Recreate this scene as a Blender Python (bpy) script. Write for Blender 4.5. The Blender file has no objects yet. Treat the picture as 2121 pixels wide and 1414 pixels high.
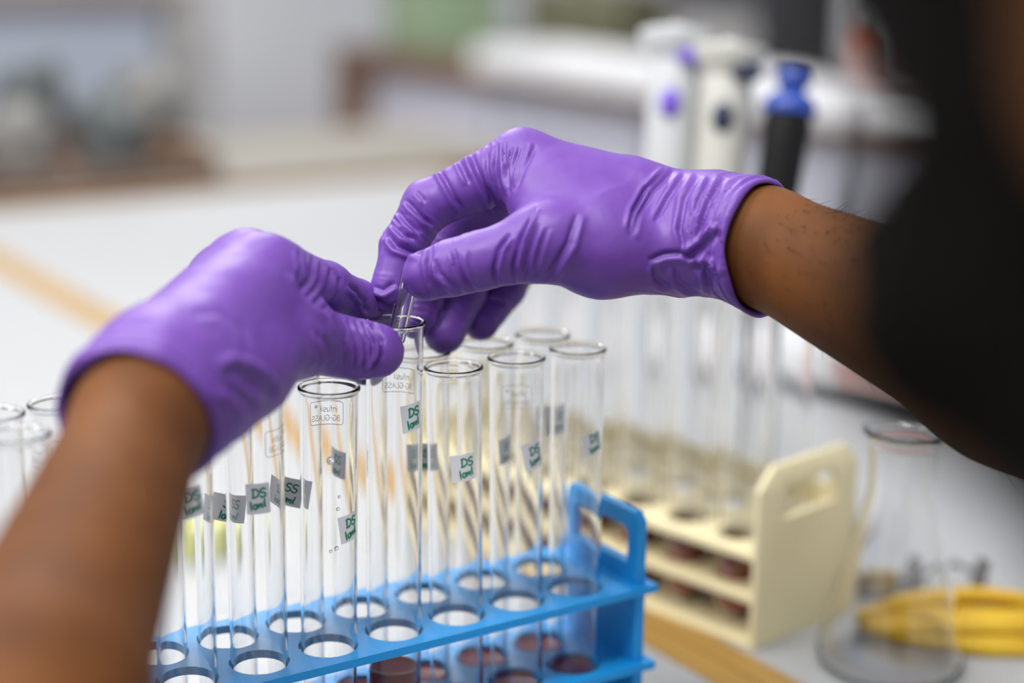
import bpy, bmesh, math, random
import numpy as np
from mathutils import Matrix, Vector

random.seed(7)
scene = bpy.context.scene
COL = scene.collection
PI = math.pi

# ------------------------------------------------------------------ camera
# world: X along the blue rack, Y away from the person, Z up; bench top at z = 0.9, floor at 0
BENCH = 0.9
PLATE = BENCH + 0.085                       # upper face of the blue rack's top plate
FPX = 3600.0
CAM = np.array([-0.25846, -0.64111, PLATE + 0.31644])
RGT = np.array([0.8379136, -0.54567219, 0.01194372])
DWN = np.array([-0.12155977, -0.20790641, -0.97056589])
FWD = np.array([0.53209399, 0.81179849, -0.24053939])
C2W = np.stack([RGT, DWN, FWD])             # rows

cam_data = bpy.data.cameras.new('camera')
cam = bpy.data.objects.new('camera', cam_data)
COL.objects.link(cam)
cam.matrix_world = Matrix(((RGT[0], -DWN[0], -FWD[0], CAM[0]), (RGT[1], -DWN[1], -FWD[1], CAM[1]),
                           (RGT[2], -DWN[2], -FWD[2], CAM[2]), (0, 0, 0, 1)))
cam_data.sensor_width = 36.0
cam_data.lens = FPX / 2121 * 36.0
cam_data.clip_start = 0.01
cam_data.dof.use_dof = True
cam_data.dof.focus_distance = 0.752
cam_data.dof.aperture_fstop = 2.4
scene.camera = cam

# ------------------------------------------------------------------ world, lamps, exposure
world = bpy.data.worlds.new('room_light'); scene.world = world
world.use_nodes = True
bg = world.node_tree.nodes['Background']
bg.inputs[0].default_value = (0.86, 0.90, 1.0, 1); bg.inputs[1].default_value = 0.66


def area_lamp(name, loc, sx, sy, power, colour=(1, 0.985, 0.96), aim=None):
    d = bpy.data.lights.new(name, 'AREA'); d.shape = 'RECTANGLE'; d.size = sx; d.size_y = sy
    d.energy = power; d.color = colour
    o = bpy.data.objects.new(name, d); COL.objects.link(o); o.location = loc
    if aim is not None:
        o.rotation_euler = (Vector(aim) - Vector(loc)).to_track_quat('-Z', 'Y').to_euler()
    return o


area_lamp('ceiling_or_fill_lamp', (-0.1, 0.9, 2.75), 1.4, 0.6, 14)
area_lamp('ceiling_or_fill_lamp', (-0.5, -0.45, 2.75), 1.4, 0.6, 40)  # added fill light above the camera, brightens surfaces that face it
area_lamp('ceiling_or_fill_lamp', (1.1, 2.7, 2.75), 1.2, 0.5, 60)  # added fill light, placed to brighten the side bench's lavender panels
area_lamp('ceiling_or_fill_lamp', (-0.3, 2.6, 2.75), 1.2, 0.16, 8)
area_lamp('ceiling_or_fill_lamp', (-1.5, 0.7, 2.75), 1.2, 0.8, 44)
vs = scene.view_settings
vs.view_transform = 'Standard'; vs.look = 'None'; vs.gamma = 1.0; vs.use_curve_mapping = False
vs.exposure = 0.0
cy = scene.cycles
cy.use_denoising = True
cy.max_bounces = 24; cy.transmission_bounces = 24; cy.transparent_max_bounces = 32
cy.diffuse_bounces = 4; cy.glossy_bounces = 6
cy.sample_clamp_indirect = 12.0
cy.blur_glossy = 0.5


# ------------------------------------------------------------------ helpers
def at(px, py, d):
    """point at image position (px, py) of the 2121 x 1414 frame and depth d (m) along the view axis"""
    c = np.array([(px - 1060.5) / FPX * d, (py - 707.0) / FPX * d, d])
    return CAM + c @ C2W


def c2w(c):
    return CAM + np.asarray(c) @ C2W


def on_plane(px, py, z):
    d = np.array([(px - 1060.5) / FPX, (py - 707.0) / FPX, 1.0]) @ C2W
    return CAM + d * ((z - CAM[2]) / d[2])


def mat(name, col, rough=0.5, noise=None, bump=None, metallic=0.0, spec=0.5, coat=0.0, sheen=0.0, emit=None):
    m = bpy.data.materials.new(name); m.use_nodes = True
    nt = m.node_tree; p = nt.nodes['Principled BSDF']
    p.inputs['Base Color'].default_value = (*col, 1); p.inputs['Roughness'].default_value = rough
    p.inputs['Metallic'].default_value = metallic; p.inputs['Specular IOR Level'].default_value = spec
    p.inputs['Coat Weight'].default_value = coat
    p.inputs['Sheen Weight'].default_value = sheen
    tc = nt.nodes.new('ShaderNodeTexCoord')
    if noise:                                  # (scale, second colour, low, high[, stretch])
        n = nt.nodes.new('ShaderNodeTexNoise'); n.inputs['Scale'].default_value = noise[0]
        n.inputs['Detail'].default_value = 5
        r = nt.nodes.new('ShaderNodeValToRGB')
        r.color_ramp.elements[0].position = noise[2]; r.color_ramp.elements[1].position = noise[3]
        r.color_ramp.elements[0].color = (*col, 1); r.color_ramp.elements[1].color = (*noise[1], 1)
        src = tc.outputs['Object']
        if len(noise) > 4:
            mp = nt.nodes.new('ShaderNodeMapping'); mp.inputs['Scale'].default_value = noise[4]
            nt.links.new(src, mp.inputs['Vector']); src = mp.outputs['Vector']
        nt.links.new(src, n.inputs['Vector'])
        nt.links.new(n.outputs['Fac'], r.inputs['Fac'])
        nt.links.new(r.outputs['Color'], p.inputs['Base Color'])
    if bump:                                   # (scale, strength, distance)
        n = nt.nodes.new('ShaderNodeTexNoise'); n.inputs['Scale'].default_value = bump[0]
        n.inputs['Detail'].default_value = 6
        b = nt.nodes.new('ShaderNodeBump'); b.inputs['Strength'].default_value = bump[1]
        b.inputs['Distance'].default_value = bump[2]
        nt.links.new(tc.outputs['Object'], n.inputs['Vector'])
        nt.links.new(n.outputs['Fac'], b.inputs['Height'])
        nt.links.new(b.outputs['Normal'], p.inputs['Normal'])
    return m


def glass_mat(name, tint=(1, 1, 1), ior=1.47):
    m = bpy.data.materials.new(name); m.use_nodes = True
    nt = m.node_tree; nt.nodes.clear()
    out = nt.nodes.new('ShaderNodeOutputMaterial')
    g = nt.nodes.new('ShaderNodeBsdfGlass'); g.inputs['IOR'].default_value = ior
    g.inputs['Roughness'].default_value = 0.0; g.inputs['Color'].default_value = (*tint, 1)
    nt.links.new(g.outputs[0], out.inputs[0])
    return m


M = {}
M['laminate'] = mat('white_laminate', (0.365, 0.372, 0.376), 0.42, noise=(3.0, (0.348, 0.355, 0.358), 0.45, 0.75))
M['beige_laminate'] = mat('beige_laminate', (0.225, 0.21, 0.177), 0.5, noise=(3.0, (0.19, 0.178, 0.152), 0.4, 0.7))
M['wood'] = mat('yellow_wood', (0.40, 0.235, 0.058), 0.5, noise=(9.0, (0.30, 0.165, 0.036), 0.35, 0.7, (14, 1, 14)), bump=(60, 0.2, 0.001))
M['dark_wood'] = mat('brown_wood', (0.22, 0.115, 0.06), 0.5, noise=(8.0, (0.13, 0.07, 0.04), 0.35, 0.7, (12, 1, 12)))
M['blue'] = mat('blue_plastic', (0.008, 0.31, 0.76), 0.42, noise=(16.0, (0.015, 0.34, 0.78), 0.4, 0.7), bump=(300, 0.08, 0.0005), spec=0.4)
M['cream'] = mat('cream_plastic', (0.86, 0.77, 0.48), 0.5, noise=(10.0, (0.80, 0.69, 0.42), 0.4, 0.75))
M['glass'] = glass_mat('tube_glass')
M['flask_glass'] = glass_mat('flask_glass')
M['blood'] = mat('dark_red_liquid', (0.30, 0.006, 0.004), 0.25, noise=(40, (0.22, 0.004, 0.003), 0.4, 0.6), spec=0.25)
M['paper'] = mat('white_label_paper', (0.95, 0.945, 0.98), 0.7, bump=(900, 0.1, 0.0002))
_nt = M['paper'].node_tree; _tr = _nt.nodes.new('ShaderNodeBsdfTranslucent'); _tr.inputs[0].default_value = (0.98, 0.97, 1.0, 1)
_mx = _nt.nodes.new('ShaderNodeMixShader'); _mx.inputs[0].default_value = 0.10
_nt.links.new(_nt.nodes['Principled BSDF'].outputs[0], _mx.inputs[1]); _nt.links.new(_tr.outputs[0], _mx.inputs[2])
_nt.links.new(_mx.outputs[0], _nt.nodes['Material Output'].inputs[0])
M['ink'] = mat('green_marker_ink', (0.0, 0.22, 0.09), 0.6, noise=(700, (0.0, 0.34, 0.16), 0.35, 0.7))
M['print'] = mat('faded_white_print', (0.46, 0.41, 0.41), 0.7, noise=(300, (0.54, 0.48, 0.48), 0.4, 0.7))
M['glove'] = mat('purple_nitrile', (0.130, 0.046, 0.300), 0.45, noise=(26.0, (0.142, 0.052, 0.318), 0.35, 0.7), bump=(420, 0.10, 0.0004), spec=0.42)
M['skin'] = mat('brown_skin', (0.142, 0.050, 0.012), 0.60, noise=(24.0, (0.076, 0.025, 0.006), 0.40, 0.72), bump=(500, 0.18, 0.0006), spec=0.16)
M['hair'] = mat('black_hair', (0.004, 0.0032, 0.0026), 0.95, bump=(160, 0.8, 0.003), spec=0.08)
M['shirt'] = mat('dark_brown_cloth', (0.022, 0.017, 0.015), 0.9, noise=(30, (0.03, 0.022, 0.02), 0.4, 0.6), bump=(400, 0.4, 0.001))
M['trousers'] = mat('dark_grey_cloth', (0.03, 0.03, 0.035), 0.9, bump=(400, 0.4, 0.001))
M['shoe'] = mat('black_leather', (0.015, 0.014, 0.013), 0.4, bump=(200, 0.2, 0.001))
M['eye'] = mat('eye_white', (0.75, 0.72, 0.68), 0.2)
M['iris'] = mat('dark_iris', (0.03, 0.015, 0.008), 0.2)
M['steel'] = mat('brushed_steel', (0.55, 0.55, 0.55), 0.3, metallic=1.0, bump=(300, 0.05, 0.0005))
M['grey_metal'] = mat('dull_grey_metal', (0.16, 0.155, 0.15), 0.45, metallic=0.6, bump=(80, 0.3, 0.001))
M['cork'] = mat('tan_rubber', (0.36, 0.28, 0.12), 0.7, noise=(60, (0.26, 0.2, 0.1), 0.4, 0.6))
M['yellow'] = mat('yellow_rubber', (0.64, 0.41, 0.012), 0.5, noise=(40, (0.58, 0.33, 0.010), 0.35, 0.7))
M['floor'] = mat('grey_floor_tile', (0.50, 0.49, 0.48), 0.4, noise=(4, (0.44, 0.43, 0.42), 0.4, 0.6))
M['wall'] = mat('painted_wall', (0.72, 0.72, 0.74), 0.8, noise=(2, (0.68, 0.68, 0.70), 0.4, 0.7))
M['lavender'] = mat('pale_lavender_panel', (0.80, 0.80, 0.90), 0.6, noise=(2, (0.75, 0.75, 0.85), 0.4, 0.7))
M['bluegrey'] = mat('blue_grey_panel', (0.28, 0.305, 0.355), 0.6, noise=(2, (0.26, 0.285, 0.335), 0.4, 0.7))
M['taupe'] = mat('taupe_edge', (0.23, 0.19, 0.18), 0.6, noise=(5, (0.19, 0.16, 0.15), 0.4, 0.7))
M['grey'] = mat('grey_plastic', (0.30, 0.29, 0.28), 0.5, noise=(12, (0.24, 0.235, 0.23), 0.4, 0.6))
M['pale'] = mat('pale_grey_plastic', (0.55, 0.56, 0.56), 0.45, noise=(6, (0.50, 0.51, 0.51), 0.4, 0.6))
M['cream_white'] = mat('ivory_plastic', (0.54, 0.53, 0.47), 0.4, noise=(6, (0.50, 0.49, 0.43), 0.4, 0.6))
M['purple'] = mat('purple_button', (0.16, 0.08, 0.55), 0.4, bump=(200, 0.05, 0.0005))
M['navy'] = mat('navy_plastic', (0.012, 0.018, 0.05), 0.4, bump=(200, 0.05, 0.0005))
M['royal'] = mat('royal_blue_plastic', (0.02, 0.06, 0.32), 0.3, bump=(200, 0.05, 0.0005))
M['black'] = mat('black_plastic', (0.006, 0.006, 0.006), 0.5, bump=(200, 0.1, 0.0005), spec=0.2)
M['white'] = mat('white_plastic', (0.82, 0.82, 0.82), 0.4, noise=(8, (0.76, 0.76, 0.77), 0.4, 0.6))
M['pink'] = mat('pale_pink_card', (0.74, 0.50, 0.46), 0.7, noise=(20, (0.70, 0.45, 0.42), 0.4, 0.6))
M['orange'] = mat('orange_plastic', (0.52, 0.13, 0.05), 0.5, noise=(12, (0.44, 0.10, 0.04), 0.4, 0.6))
M['mint'] = mat('mint_green_card', (0.30, 0.36, 0.24), 0.6, noise=(12, (0.26, 0.38, 0.22), 0.4, 0.6))
M['olive'] = mat('olive_canvas', (0.16, 0.155, 0.09), 0.8, noise=(14, (0.10, 0.10, 0.06), 0.4, 0.6))
M['charcoal'] = mat('charcoal_plastic', (0.035, 0.035, 0.04), 0.5, noise=(12, (0.05, 0.05, 0.055), 0.4, 0.6))
M['cloth_grey'] = mat('grey_cloth', (0.24, 0.235, 0.22), 0.9, noise=(14, (0.16, 0.15, 0.14), 0.35, 0.65), bump=(60, 0.5, 0.003))
M['cloth_dark'] = mat('dark_slate_cloth', (0.13, 0.145, 0.145), 0.9, noise=(14, (0.05, 0.055, 0.055), 0.35, 0.65), bump=(60, 0.5, 0.003))
M['cloth_blue'] = mat('blue_grey_cloth', (0.34, 0.40, 0.50), 0.9, noise=(14, (0.16, 0.2, 0.28), 0.35, 0.65), bump=(60, 0.5, 0.003))
M['cloth_brown'] = mat('brown_cloth', (0.27, 0.22, 0.18), 0.9, noise=(14, (0.14, 0.1, 0.08), 0.35, 0.65), bump=(60, 0.5, 0.003))
M['lime'] = mat('pale_lime_plastic', (0.55, 0.57, 0.20), 0.5, noise=(12, (0.5, 0.5, 0.2), 0.4, 0.6))


def mesh(name, V, F, material, parent=None, smooth=False, mats=None):
    me = bpy.data.meshes.new(name)
    V = np.asarray(V, dtype=float)
    me.from_pydata(V.tolist(), [], F if isinstance(F, list) else F.tolist())
    if smooth:
        me.polygons.foreach_set('use_smooth', [True] * len(me.polygons))
    me.materials.append(material)
    o = bpy.data.objects.new(name, me); COL.objects.link(o)
    if parent is not None:
        o.parent = parent
    me.update()
    return o


def smooth_by_angle(o, deg=40):
    o.data.polygons.foreach_set('use_smooth', [True] * len(o.data.polygons))
    try:
        o.data.set_sharp_from_angle(angle=math.radians(deg))
    except Exception:
        pass
    return o


def bm_obj(name, bm, material, parent=None, smooth=False):
    me = bpy.data.meshes.new(name); bmesh.ops.recalc_face_normals(bm, faces=bm.faces)
    bm.to_mesh(me); bm.free(); me.materials.append(material)
    o = bpy.data.objects.new(name, me); COL.objects.link(o)
    if parent is not None:
        o.parent = parent
    if smooth:
        smooth_by_angle(o)
    return o


def box(name, lo, hi, material, parent=None, bevel=0.0, rotz=0.0, pivot=None):
    """a bevelled block between two corners"""
    bm = bmesh.new(); bmesh.ops.create_cube(bm, size=1.0)
    lo = Vector(lo); hi = Vector(hi); c = (lo + hi) / 2; s = hi - lo
    for v in bm.verts:
        v.co = Vector((v.co.x * s.x, v.co.y * s.y, v.co.z * s.z)) + c
    if bevel > 0:
        bmesh.ops.bevel(bm, geom=bm.edges[:], offset=min(bevel, min(s) * 0.45), segments=2, affect='EDGES')
    if rotz:
        bmesh.ops.rotate(bm, verts=bm.verts, cent=pivot or c, matrix=Matrix.Rotation(rotz, 3, 'Z'))
    return bm_obj(name, bm, material, parent, smooth=bevel > 0)


def lathe_data(prof, seg=40, close=False):
    """prof: list of (r, z); r = 0 gives a pole"""
    V = []; F = []; rings = []
    ca = [(math.cos(2 * PI * i / seg), math.sin(2 * PI * i / seg)) for i in range(seg)]
    for r, z in prof:
        if r < 1e-7:
            rings.append([len(V)]); V.append((0, 0, z))
        else:
            rings.append(list(range(len(V), len(V) + seg))); V += [(r * c, r * s, z) for c, s in ca]
    pairs = list(zip(rings[:-1], rings[1:]))
    if close:
        pairs.append((rings[-1], rings[0]))
    for a, b in pairs:
        for i in range(seg):
            j = (i + 1) % seg
            if len(a) == 1 and len(b) == 1:
                continue
            if len(a) == 1:
                F.append((a[0], b[j], b[i]))
            elif len(b) == 1:
                F.append((a[i], a[j], b[0]))
            else:
                F.append((a[i], a[j], b[j], b[i]))
    return V, F


def lathe(name, prof, material, parent=None, seg=40, smooth=True, close=False, angle=45):
    V, F = lathe_data(prof, seg, close)
    o = mesh(name, V, F, material, parent)
    if smooth:
        smooth_by_angle(o, angle)
    return o


def tube_data(pts, rad, seg=8, closed=False):
    pts = [Vector(p) for p in pts]; n = len(pts)
    rad = rad if isinstance(rad, (list, tuple)) else [rad] * n
    V = []; F = []; prev = None
    for i, p in enumerate(pts):
        if closed:
            t = (pts[(i + 1) % n] - pts[i - 1]).normalized()
        else:
            t = (pts[min(i + 1, n - 1)] - pts[max(i - 1, 0)]).normalized()
        if prev is None:
            a = t.orthogonal().normalized()
        else:
            a = (prev - t * prev.dot(t)).normalized()
        prev = a; b = t.cross(a)
        for k in range(seg):
            q = 2 * PI * k / seg
            V.append(tuple(p + (a * math.cos(q) + b * math.sin(q)) * rad[i]))
    for i in range(n if closed else n - 1):
        j = (i + 1) % n
        for k in range(seg):
            l = (k + 1) % seg
            F.append((i * seg + k, i * seg + l, j * seg + l, j * seg + k))
    if not closed:
        F.append(tuple(range(seg - 1, -1, -1))); F.append(tuple(range((n - 1) * seg, n * seg)))
    return V, F


def tube(name, pts, rad, material, parent=None, seg=8, closed=False):
    V, F = tube_data(pts, rad, seg, closed)
    return smooth_by_angle(mesh(name, V, F, material, parent), 60)


def tag(o, label=None, cat=None, group=None, kind=None):
    if label: o['label'] = label
    if cat: o['category'] = cat
    if group: o['group'] = group
    if kind: o['kind'] = kind
    return o


def thing(name, label, cat, loc=(0, 0, 0), rotz=0.0, group=None):
    o = bpy.data.objects.new(name, None); COL.objects.link(o)
    o.location = loc; o.rotation_euler = (0, 0, rotz); o.empty_display_size = 0.02
    return tag(o, label, cat, group)


def dup(root):
    r = root.copy(); COL.objects.link(r)
    for ch in list(root.children):
        c = ch.copy(); COL.objects.link(c); c.parent = r
        for g in ch.children:
            d = g.copy(); COL.objects.link(d); d.parent = c
    return r


# ---- numpy value noise
def _hash(ix, iy, iz, seed):
    h = (ix * 374761393 + iy * 668265263 + iz * 2147483647 + seed * 144665) & 0xFFFFFFFF
    h = ((h ^ (h >> 13)) * 1274126177) & 0xFFFFFFFF
    return ((h ^ (h >> 16)) & 0xFFFF) / 65535.0


def vnoise(P, seed=0):
    P = np.asarray(P); i = np.floor(P).astype(np.int64); f = P - i; f = f * f * (3 - 2 * f)
    r = 0
    for dx in (0, 1):
        for dy in (0, 1):
            for dz in (0, 1):
                w = (f[:, 0] if dx else 1 - f[:, 0]) * (f[:, 1] if dy else 1 - f[:, 1]) * (f[:, 2] if dz else 1 - f[:, 2])
                r = r + w * _hash(i[:, 0] + dx, i[:, 1] + dy, i[:, 2] + dz, seed)
    return r * 2 - 1


# ---- distance fields, millimetres
def cone(P, a, b, ra, rb):
    a = np.asarray(a, float); b = np.asarray(b, float); ba = b - a
    t = np.clip(((P - a) @ ba) / max(ba @ ba, 1e-9), 0, 1)
    return np.linalg.norm(P - a - t[:, None] * ba, axis=1) - (ra + t * (rb - ra))


def ell(P, c, r, R=None):
    Q = P - np.asarray(c, float)
    if R is not None:
        Q = Q @ np.asarray(R).T
    r = np.asarray(r, float); k0 = np.linalg.norm(Q / r, axis=1); k1 = np.linalg.norm(Q / (r * r), axis=1)
    return k0 * (k0 - 1) / np.maximum(k1, 1e-9)


def smin(a, b, k):
    h = np.maximum(k - np.abs(a - b), 0) / k
    return np.minimum(a, b) - h * h * k * 0.25


def smax(a, b, k):
    return -smin(-a, -b, k)


def grad(fn, V, e=0.3):
    K = np.array([[1, -1, -1], [-1, -1, 1], [-1, 1, -1], [1, 1, 1]], float)
    g = 0
    for k in K:
        g = g + k * fn(V + k * e)[:, None]
    return g / (4 * e)


def sdf_surface(fn, lo, hi, h, B=8):
    lo = np.asarray(lo, float); hi = np.asarray(hi, float)
    nb = np.ceil((hi - lo) / (h * B)).astype(int); n = nb * B + 1
    bi = np.stack(np.meshgrid(*[np.arange(k) for k in nb], indexing='ij'), -1).reshape(-1, 3)
    ctr = lo + (bi + 0.5) * B * h
    dc = np.concatenate([fn(c) for c in np.array_split(ctr, max(1, len(ctr) // 100000))])
    D = np.empty(n, np.float32)
    big = np.where(dc < 0, -1e3, 1e3).astype(np.float32).reshape(nb)
    D[:-1, :-1, :-1] = np.repeat(np.repeat(np.repeat(big, B, 0), B, 1), B, 2)
    D[-1] = 1e3; D[:, -1] = 1e3; D[:, :, -1] = 1e3
    keep = bi[np.abs(dc) < 0.88 * B * h * 1.25 + 2 * h]
    off = np.stack(np.meshgrid(*[np.arange(B + 1)] * 3, indexing='ij'), -1).reshape(-1, 3)
    for ch in np.array_split(keep, max(1, len(keep) // 250)):
        idx = (ch[:, None, :] * B + off[None]).reshape(-1, 3)
        D[idx[:, 0], idx[:, 1], idx[:, 2]] = fn(lo + idx * h)
    S = D < 0
    c = S[:-1, :-1, :-1].astype(np.int8)
    tot = sum(S[i:n[0] - 1 + i, j:n[1] - 1 + j, k:n[2] - 1 + k].astype(np.int8) for i in (0, 1) for j in (0, 1) for k in (0, 1))
    cell = (tot > 0) & (tot < 8)
    ids = -np.ones(cell.shape, np.int64)
    ci = np.argwhere(cell); ids[cell] = np.arange(len(ci))
    V = lo + (ci + 0.5) * h
    for it in range(4):
        d = np.concatenate([fn(v) for v in np.array_split(V, max(1, len(V) // 60000))])
        g = np.concatenate([grad(fn, v, h * 0.4) for v in np.array_split(V, max(1, len(V) // 60000))])
        gl = np.maximum((g * g).sum(1), 0.05)
        st = np.clip(d / gl, -h, h)
        V = V - g * st[:, None] * 0.9
    faces = []
    for ax in range(3):
        a = [slice(None)] * 3; b = [slice(None)] * 3; a[ax] = slice(0, -1); b[ax] = slice(1, None)
        s0 = S[tuple(a)]; s1 = S[tuple(b)]
        e = np.argwhere(s0 != s1)
        u, w = (ax + 1) % 3, (ax + 2) % 3
        ok = (e[:, u] > 0) & (e[:, w] > 0) & (e[:, u] < n[u] - 1) & (e[:, w] < n[w] - 1)
        e = e[ok]
        inside = s0[e[:, 0], e[:, 1], e[:, 2]]
        q = []
        for du, dw in ((-1, -1), (0, -1), (0, 0), (-1, 0)):
            k = e.copy(); k[:, u] += du; k[:, w] += dw
            q.append(ids[k[:, 0], k[:, 1], k[:, 2]])
        q = np.stack(q, 1)
        q[~inside] = q[~inside][:, ::-1]
        faces.append(q)
    F = np.concatenate(faces)
    F = F[(F >= 0).all(1)]
    return V, F


def fast_mesh(name, V, F, material, parent=None):
    me = bpy.data.meshes.new(name)
    me.vertices.add(len(V)); me.vertices.foreach_set('co', np.asarray(V, np.float32).ravel())
    me.loops.add(F.size); me.loops.foreach_set('vertex_index', F.astype(np.int32).ravel())
    me.polygons.add(len(F)); me.polygons.foreach_set('loop_start', np.arange(0, F.size, 4, dtype=np.int32))
    me.polygons.foreach_set('use_smooth', [True] * len(F))
    me.update(calc_edges=True); me.validate()
    me.materials.append(material)
    o = bpy.data.objects.new(name, me); COL.objects.link(o)
    if parent is not None:
        o.parent = parent
    return o

#==STRUCTURE==
# ------------------------------------------------------------------ room shell
tag(box('floor', (-2.6, -2.6, -0.05), (3.6, 5.0, 0.0), M['floor']), kind='structure')
tag(box('wall_back', (-2.6, 5.0, -0.05), (3.6, 5.1, 2.8), M['wall']), kind='structure')
tag(box('wall_right', (3.6, -2.6, -0.05), (3.7, 5.1, 2.8), M['wall']), kind='structure')


# ------------------------------------------------------------------ tables
def lab_table(label, x0, x1, y0, y1, top, edge, edge_w=0.0205, legs=True, thick=0.03, z=BENCH, panel=None):
    t = thing('lab_table', label, 'table', ((x0 + x1) / 2, (y0 + y1) / 2, 0))
    hx, hy = (x1 - x0) / 2, (y1 - y0) / 2; w = edge_w
    box('worktop', (-hx + w, -hy + w, z - thick), (hx - w, hy - w, z), top, t, 0.0)
    box('wooden_edge', (-hx, -hy, z - thick - 0.01), (-hx + w, hy, z + 0.0006), edge, t, 0.001)
    box('wooden_edge', (hx - w, -hy, z - thick - 0.01), (hx, hy, z + 0.0006), edge, t, 0.001)
    box('wooden_edge', (-hx + w, -hy, z - thick - 0.01), (hx - w, -hy + w, z + 0.0006), edge, t, 0.001)
    box('wooden_edge', (-hx + w, hy - w, z - thick - 0.01), (hx - w, hy, z + 0.0006), edge, t, 0.001)
    for sx in (-1, 1):
        for sy in (-1, 1):
            cx, cy_ = sx * (hx - 0.05), sy * (hy - 0.05)
            box('leg', (cx - 0.025, cy_ - 0.025, 0), (cx + 0.025, cy_ + 0.025, z - thick), M['dark_wood'], t, 0.003)
    return t


lab_table('white-topped table with wooden edging, carrying the blue tube rack', -0.46, 0.3265, -0.33, 1.69, M['laminate'], M['wood'])
lab_table('white-topped table with wooden edging, under the glass flask and pipettes', 0.3270, 1.12, -0.33, 1.69, M['laminate'], M['wood'])
lab_table('beige-topped table behind the white ones, heaped with grey cloth bundles', -0.46, 1.42, 1.75, 2.29, M['beige_laminate'], M['dark_wood'])

# long side bench on the right, wooden edge over pale panels
sb = thing('side_bench', 'long bench with brown wooden edge and pale lavender front panels', 'bench', (2.2, 2.4, 0))
box('worktop', (0.06, -1.9, BENCH - 0.04), (1.1, 1.72, BENCH), M['taupe'], sb, 0.002)
box('wooden_edge', (0.0, -1.9, BENCH - 0.055), (0.06, 1.72, BENCH + 0.003), M['dark_wood'], sb, 0.004)
for k in range(5):
    a = -1.85 + k * 0.70
    box('front_panel', (0.07, a, 0.06), (0.09, a + 0.66, BENCH - 0.056), M['lavender'], sb, 0.003)
box('end_post', (0.0, 1.60, 0.0), (0.10, 1.72, BENCH - 0.056), M['dark_wood'], sb, 0.004)
box('end_post', (0.0, -1.9, 0.0), (0.10, -1.78, BENCH - 0.056), M['dark_wood'], sb, 0.004)
box('plinth', (0.12, -1.9, 0.0), (1.05, 1.6, 0.06), M['charcoal'], sb, 0.003)

# wall counter at the far end
wc = thing('wall_counter', 'blue-grey counter with a taupe top edge at the far end of the room', 'counter', (0.2, 3.7, 0))
box('worktop', (-2.4, -0.03, 1.06), (1.35, 0.6, 1.11), M['taupe'], wc, 0.004)
for k in range(4):
    a = -2.38 + k * 0.92
    box('front_panel', (a, 0.0, 0.05), (a + 0.90, 0.02, 1.06), M['bluegrey'], wc, 0.003)
box('end_post', (1.30, -0.02, 0.0), (1.42, 0.6, 1.10), M['grey'], wc, 0.004)

#==RACKS==
# ------------------------------------------------------------------ perforated plates
def plate(name, x0, x1, y0, y1, z0, z1, xs, ys, r, material, parent, n=8):
    """flat plate with round holes at every (x, y) of xs, ys"""
    V = []; F = []; key = {}

    def vid(x, y, z):
        k = (round(x, 6), round(y, 6), round(z, 6))
        if k not in key:
            key[k] = len(V); V.append((x, y, z))
        return key[k]
    px = (xs[1] - xs[0]) / 2; py = (ys[1] - ys[0]) / 2 if len(ys) > 1 else (y1 - y0) / 2
    XB = [x0] + [xs[0] - px + 2 * px * i for i in range(len(xs) + 1)] + [x1]
    YB = [y0] + [ys[0] - py + 2 * py * i for i in range(len(ys) + 1)] + [y1]

    def side_pts(ax, bx, ay, by):
        P = []
        for i in range(n): P.append((ax + (bx - ax) * i / n, ay))
        for i in range(n): P.append((bx, ay + (by - ay) * i / n))
        for i in range(n): P.append((bx - (bx - ax) * i / n, by))
        for i in range(n): P.append((ax, by - (by - ay) * i / n))
        return P
    for i in range(len(XB) - 1):
        for j in range(len(YB) - 1):
            ax, bx, ay, by = XB[i], XB[i + 1], YB[j], YB[j + 1]
            if bx - ax < 1e-6 or by - ay < 1e-6:
                continue
            hole = 1 <= i <= len(xs) and 1 <= j <= len(ys)
            P = side_pts(ax, bx, ay, by)
            if hole:
                cx, cy_ = xs[i - 1], ys[j - 1]
                C = [(cx + r * math.cos(-3 * PI / 4 + 2 * PI * k / (4 * n)), cy_ + r * math.sin(-3 * PI / 4 + 2 * PI * k / (4 * n))) for k in range(4 * n)]
                for k in range(4 * n):
                    l = (k + 1) % (4 * n)
                    F.append((vid(*P[k], z1), vid(*P[l], z1), vid(*C[l], z1), vid(*C[k], z1)))
                    F.append((vid(*P[l], z0), vid(*P[k], z0), vid(*C[k], z0), vid(*C[l], z0)))
                    F.append((vid(*C[k], z1), vid(*C[l], z1), vid(*C[l], z0), vid(*C[k], z0)))
            else:
                F.append(tuple(vid(*q, z1) for q in P)); F.append(tuple(vid(*q, z0) for q in reversed(P)))
            for k in range(4 * n):
                l = (k + 1) % (4 * n); a, b = P[k], P[l]
                if all(abs(q[0] - x0) < 1e-7 for q in (a, b)) or all(abs(q[0] - x1) < 1e-7 for q in (a, b)) or \
                        all(abs(q[1] - y0) < 1e-7 for q in (a, b)) or all(abs(q[1] - y1) < 1e-7 for q in (a, b)):
                    F.append((vid(*a, z0), vid(*b, z0), vid(*b, z1), vid(*a, z1)))
    o = mesh(name, V, F, material, parent)
    return smooth_by_angle(o, 30)


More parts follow.
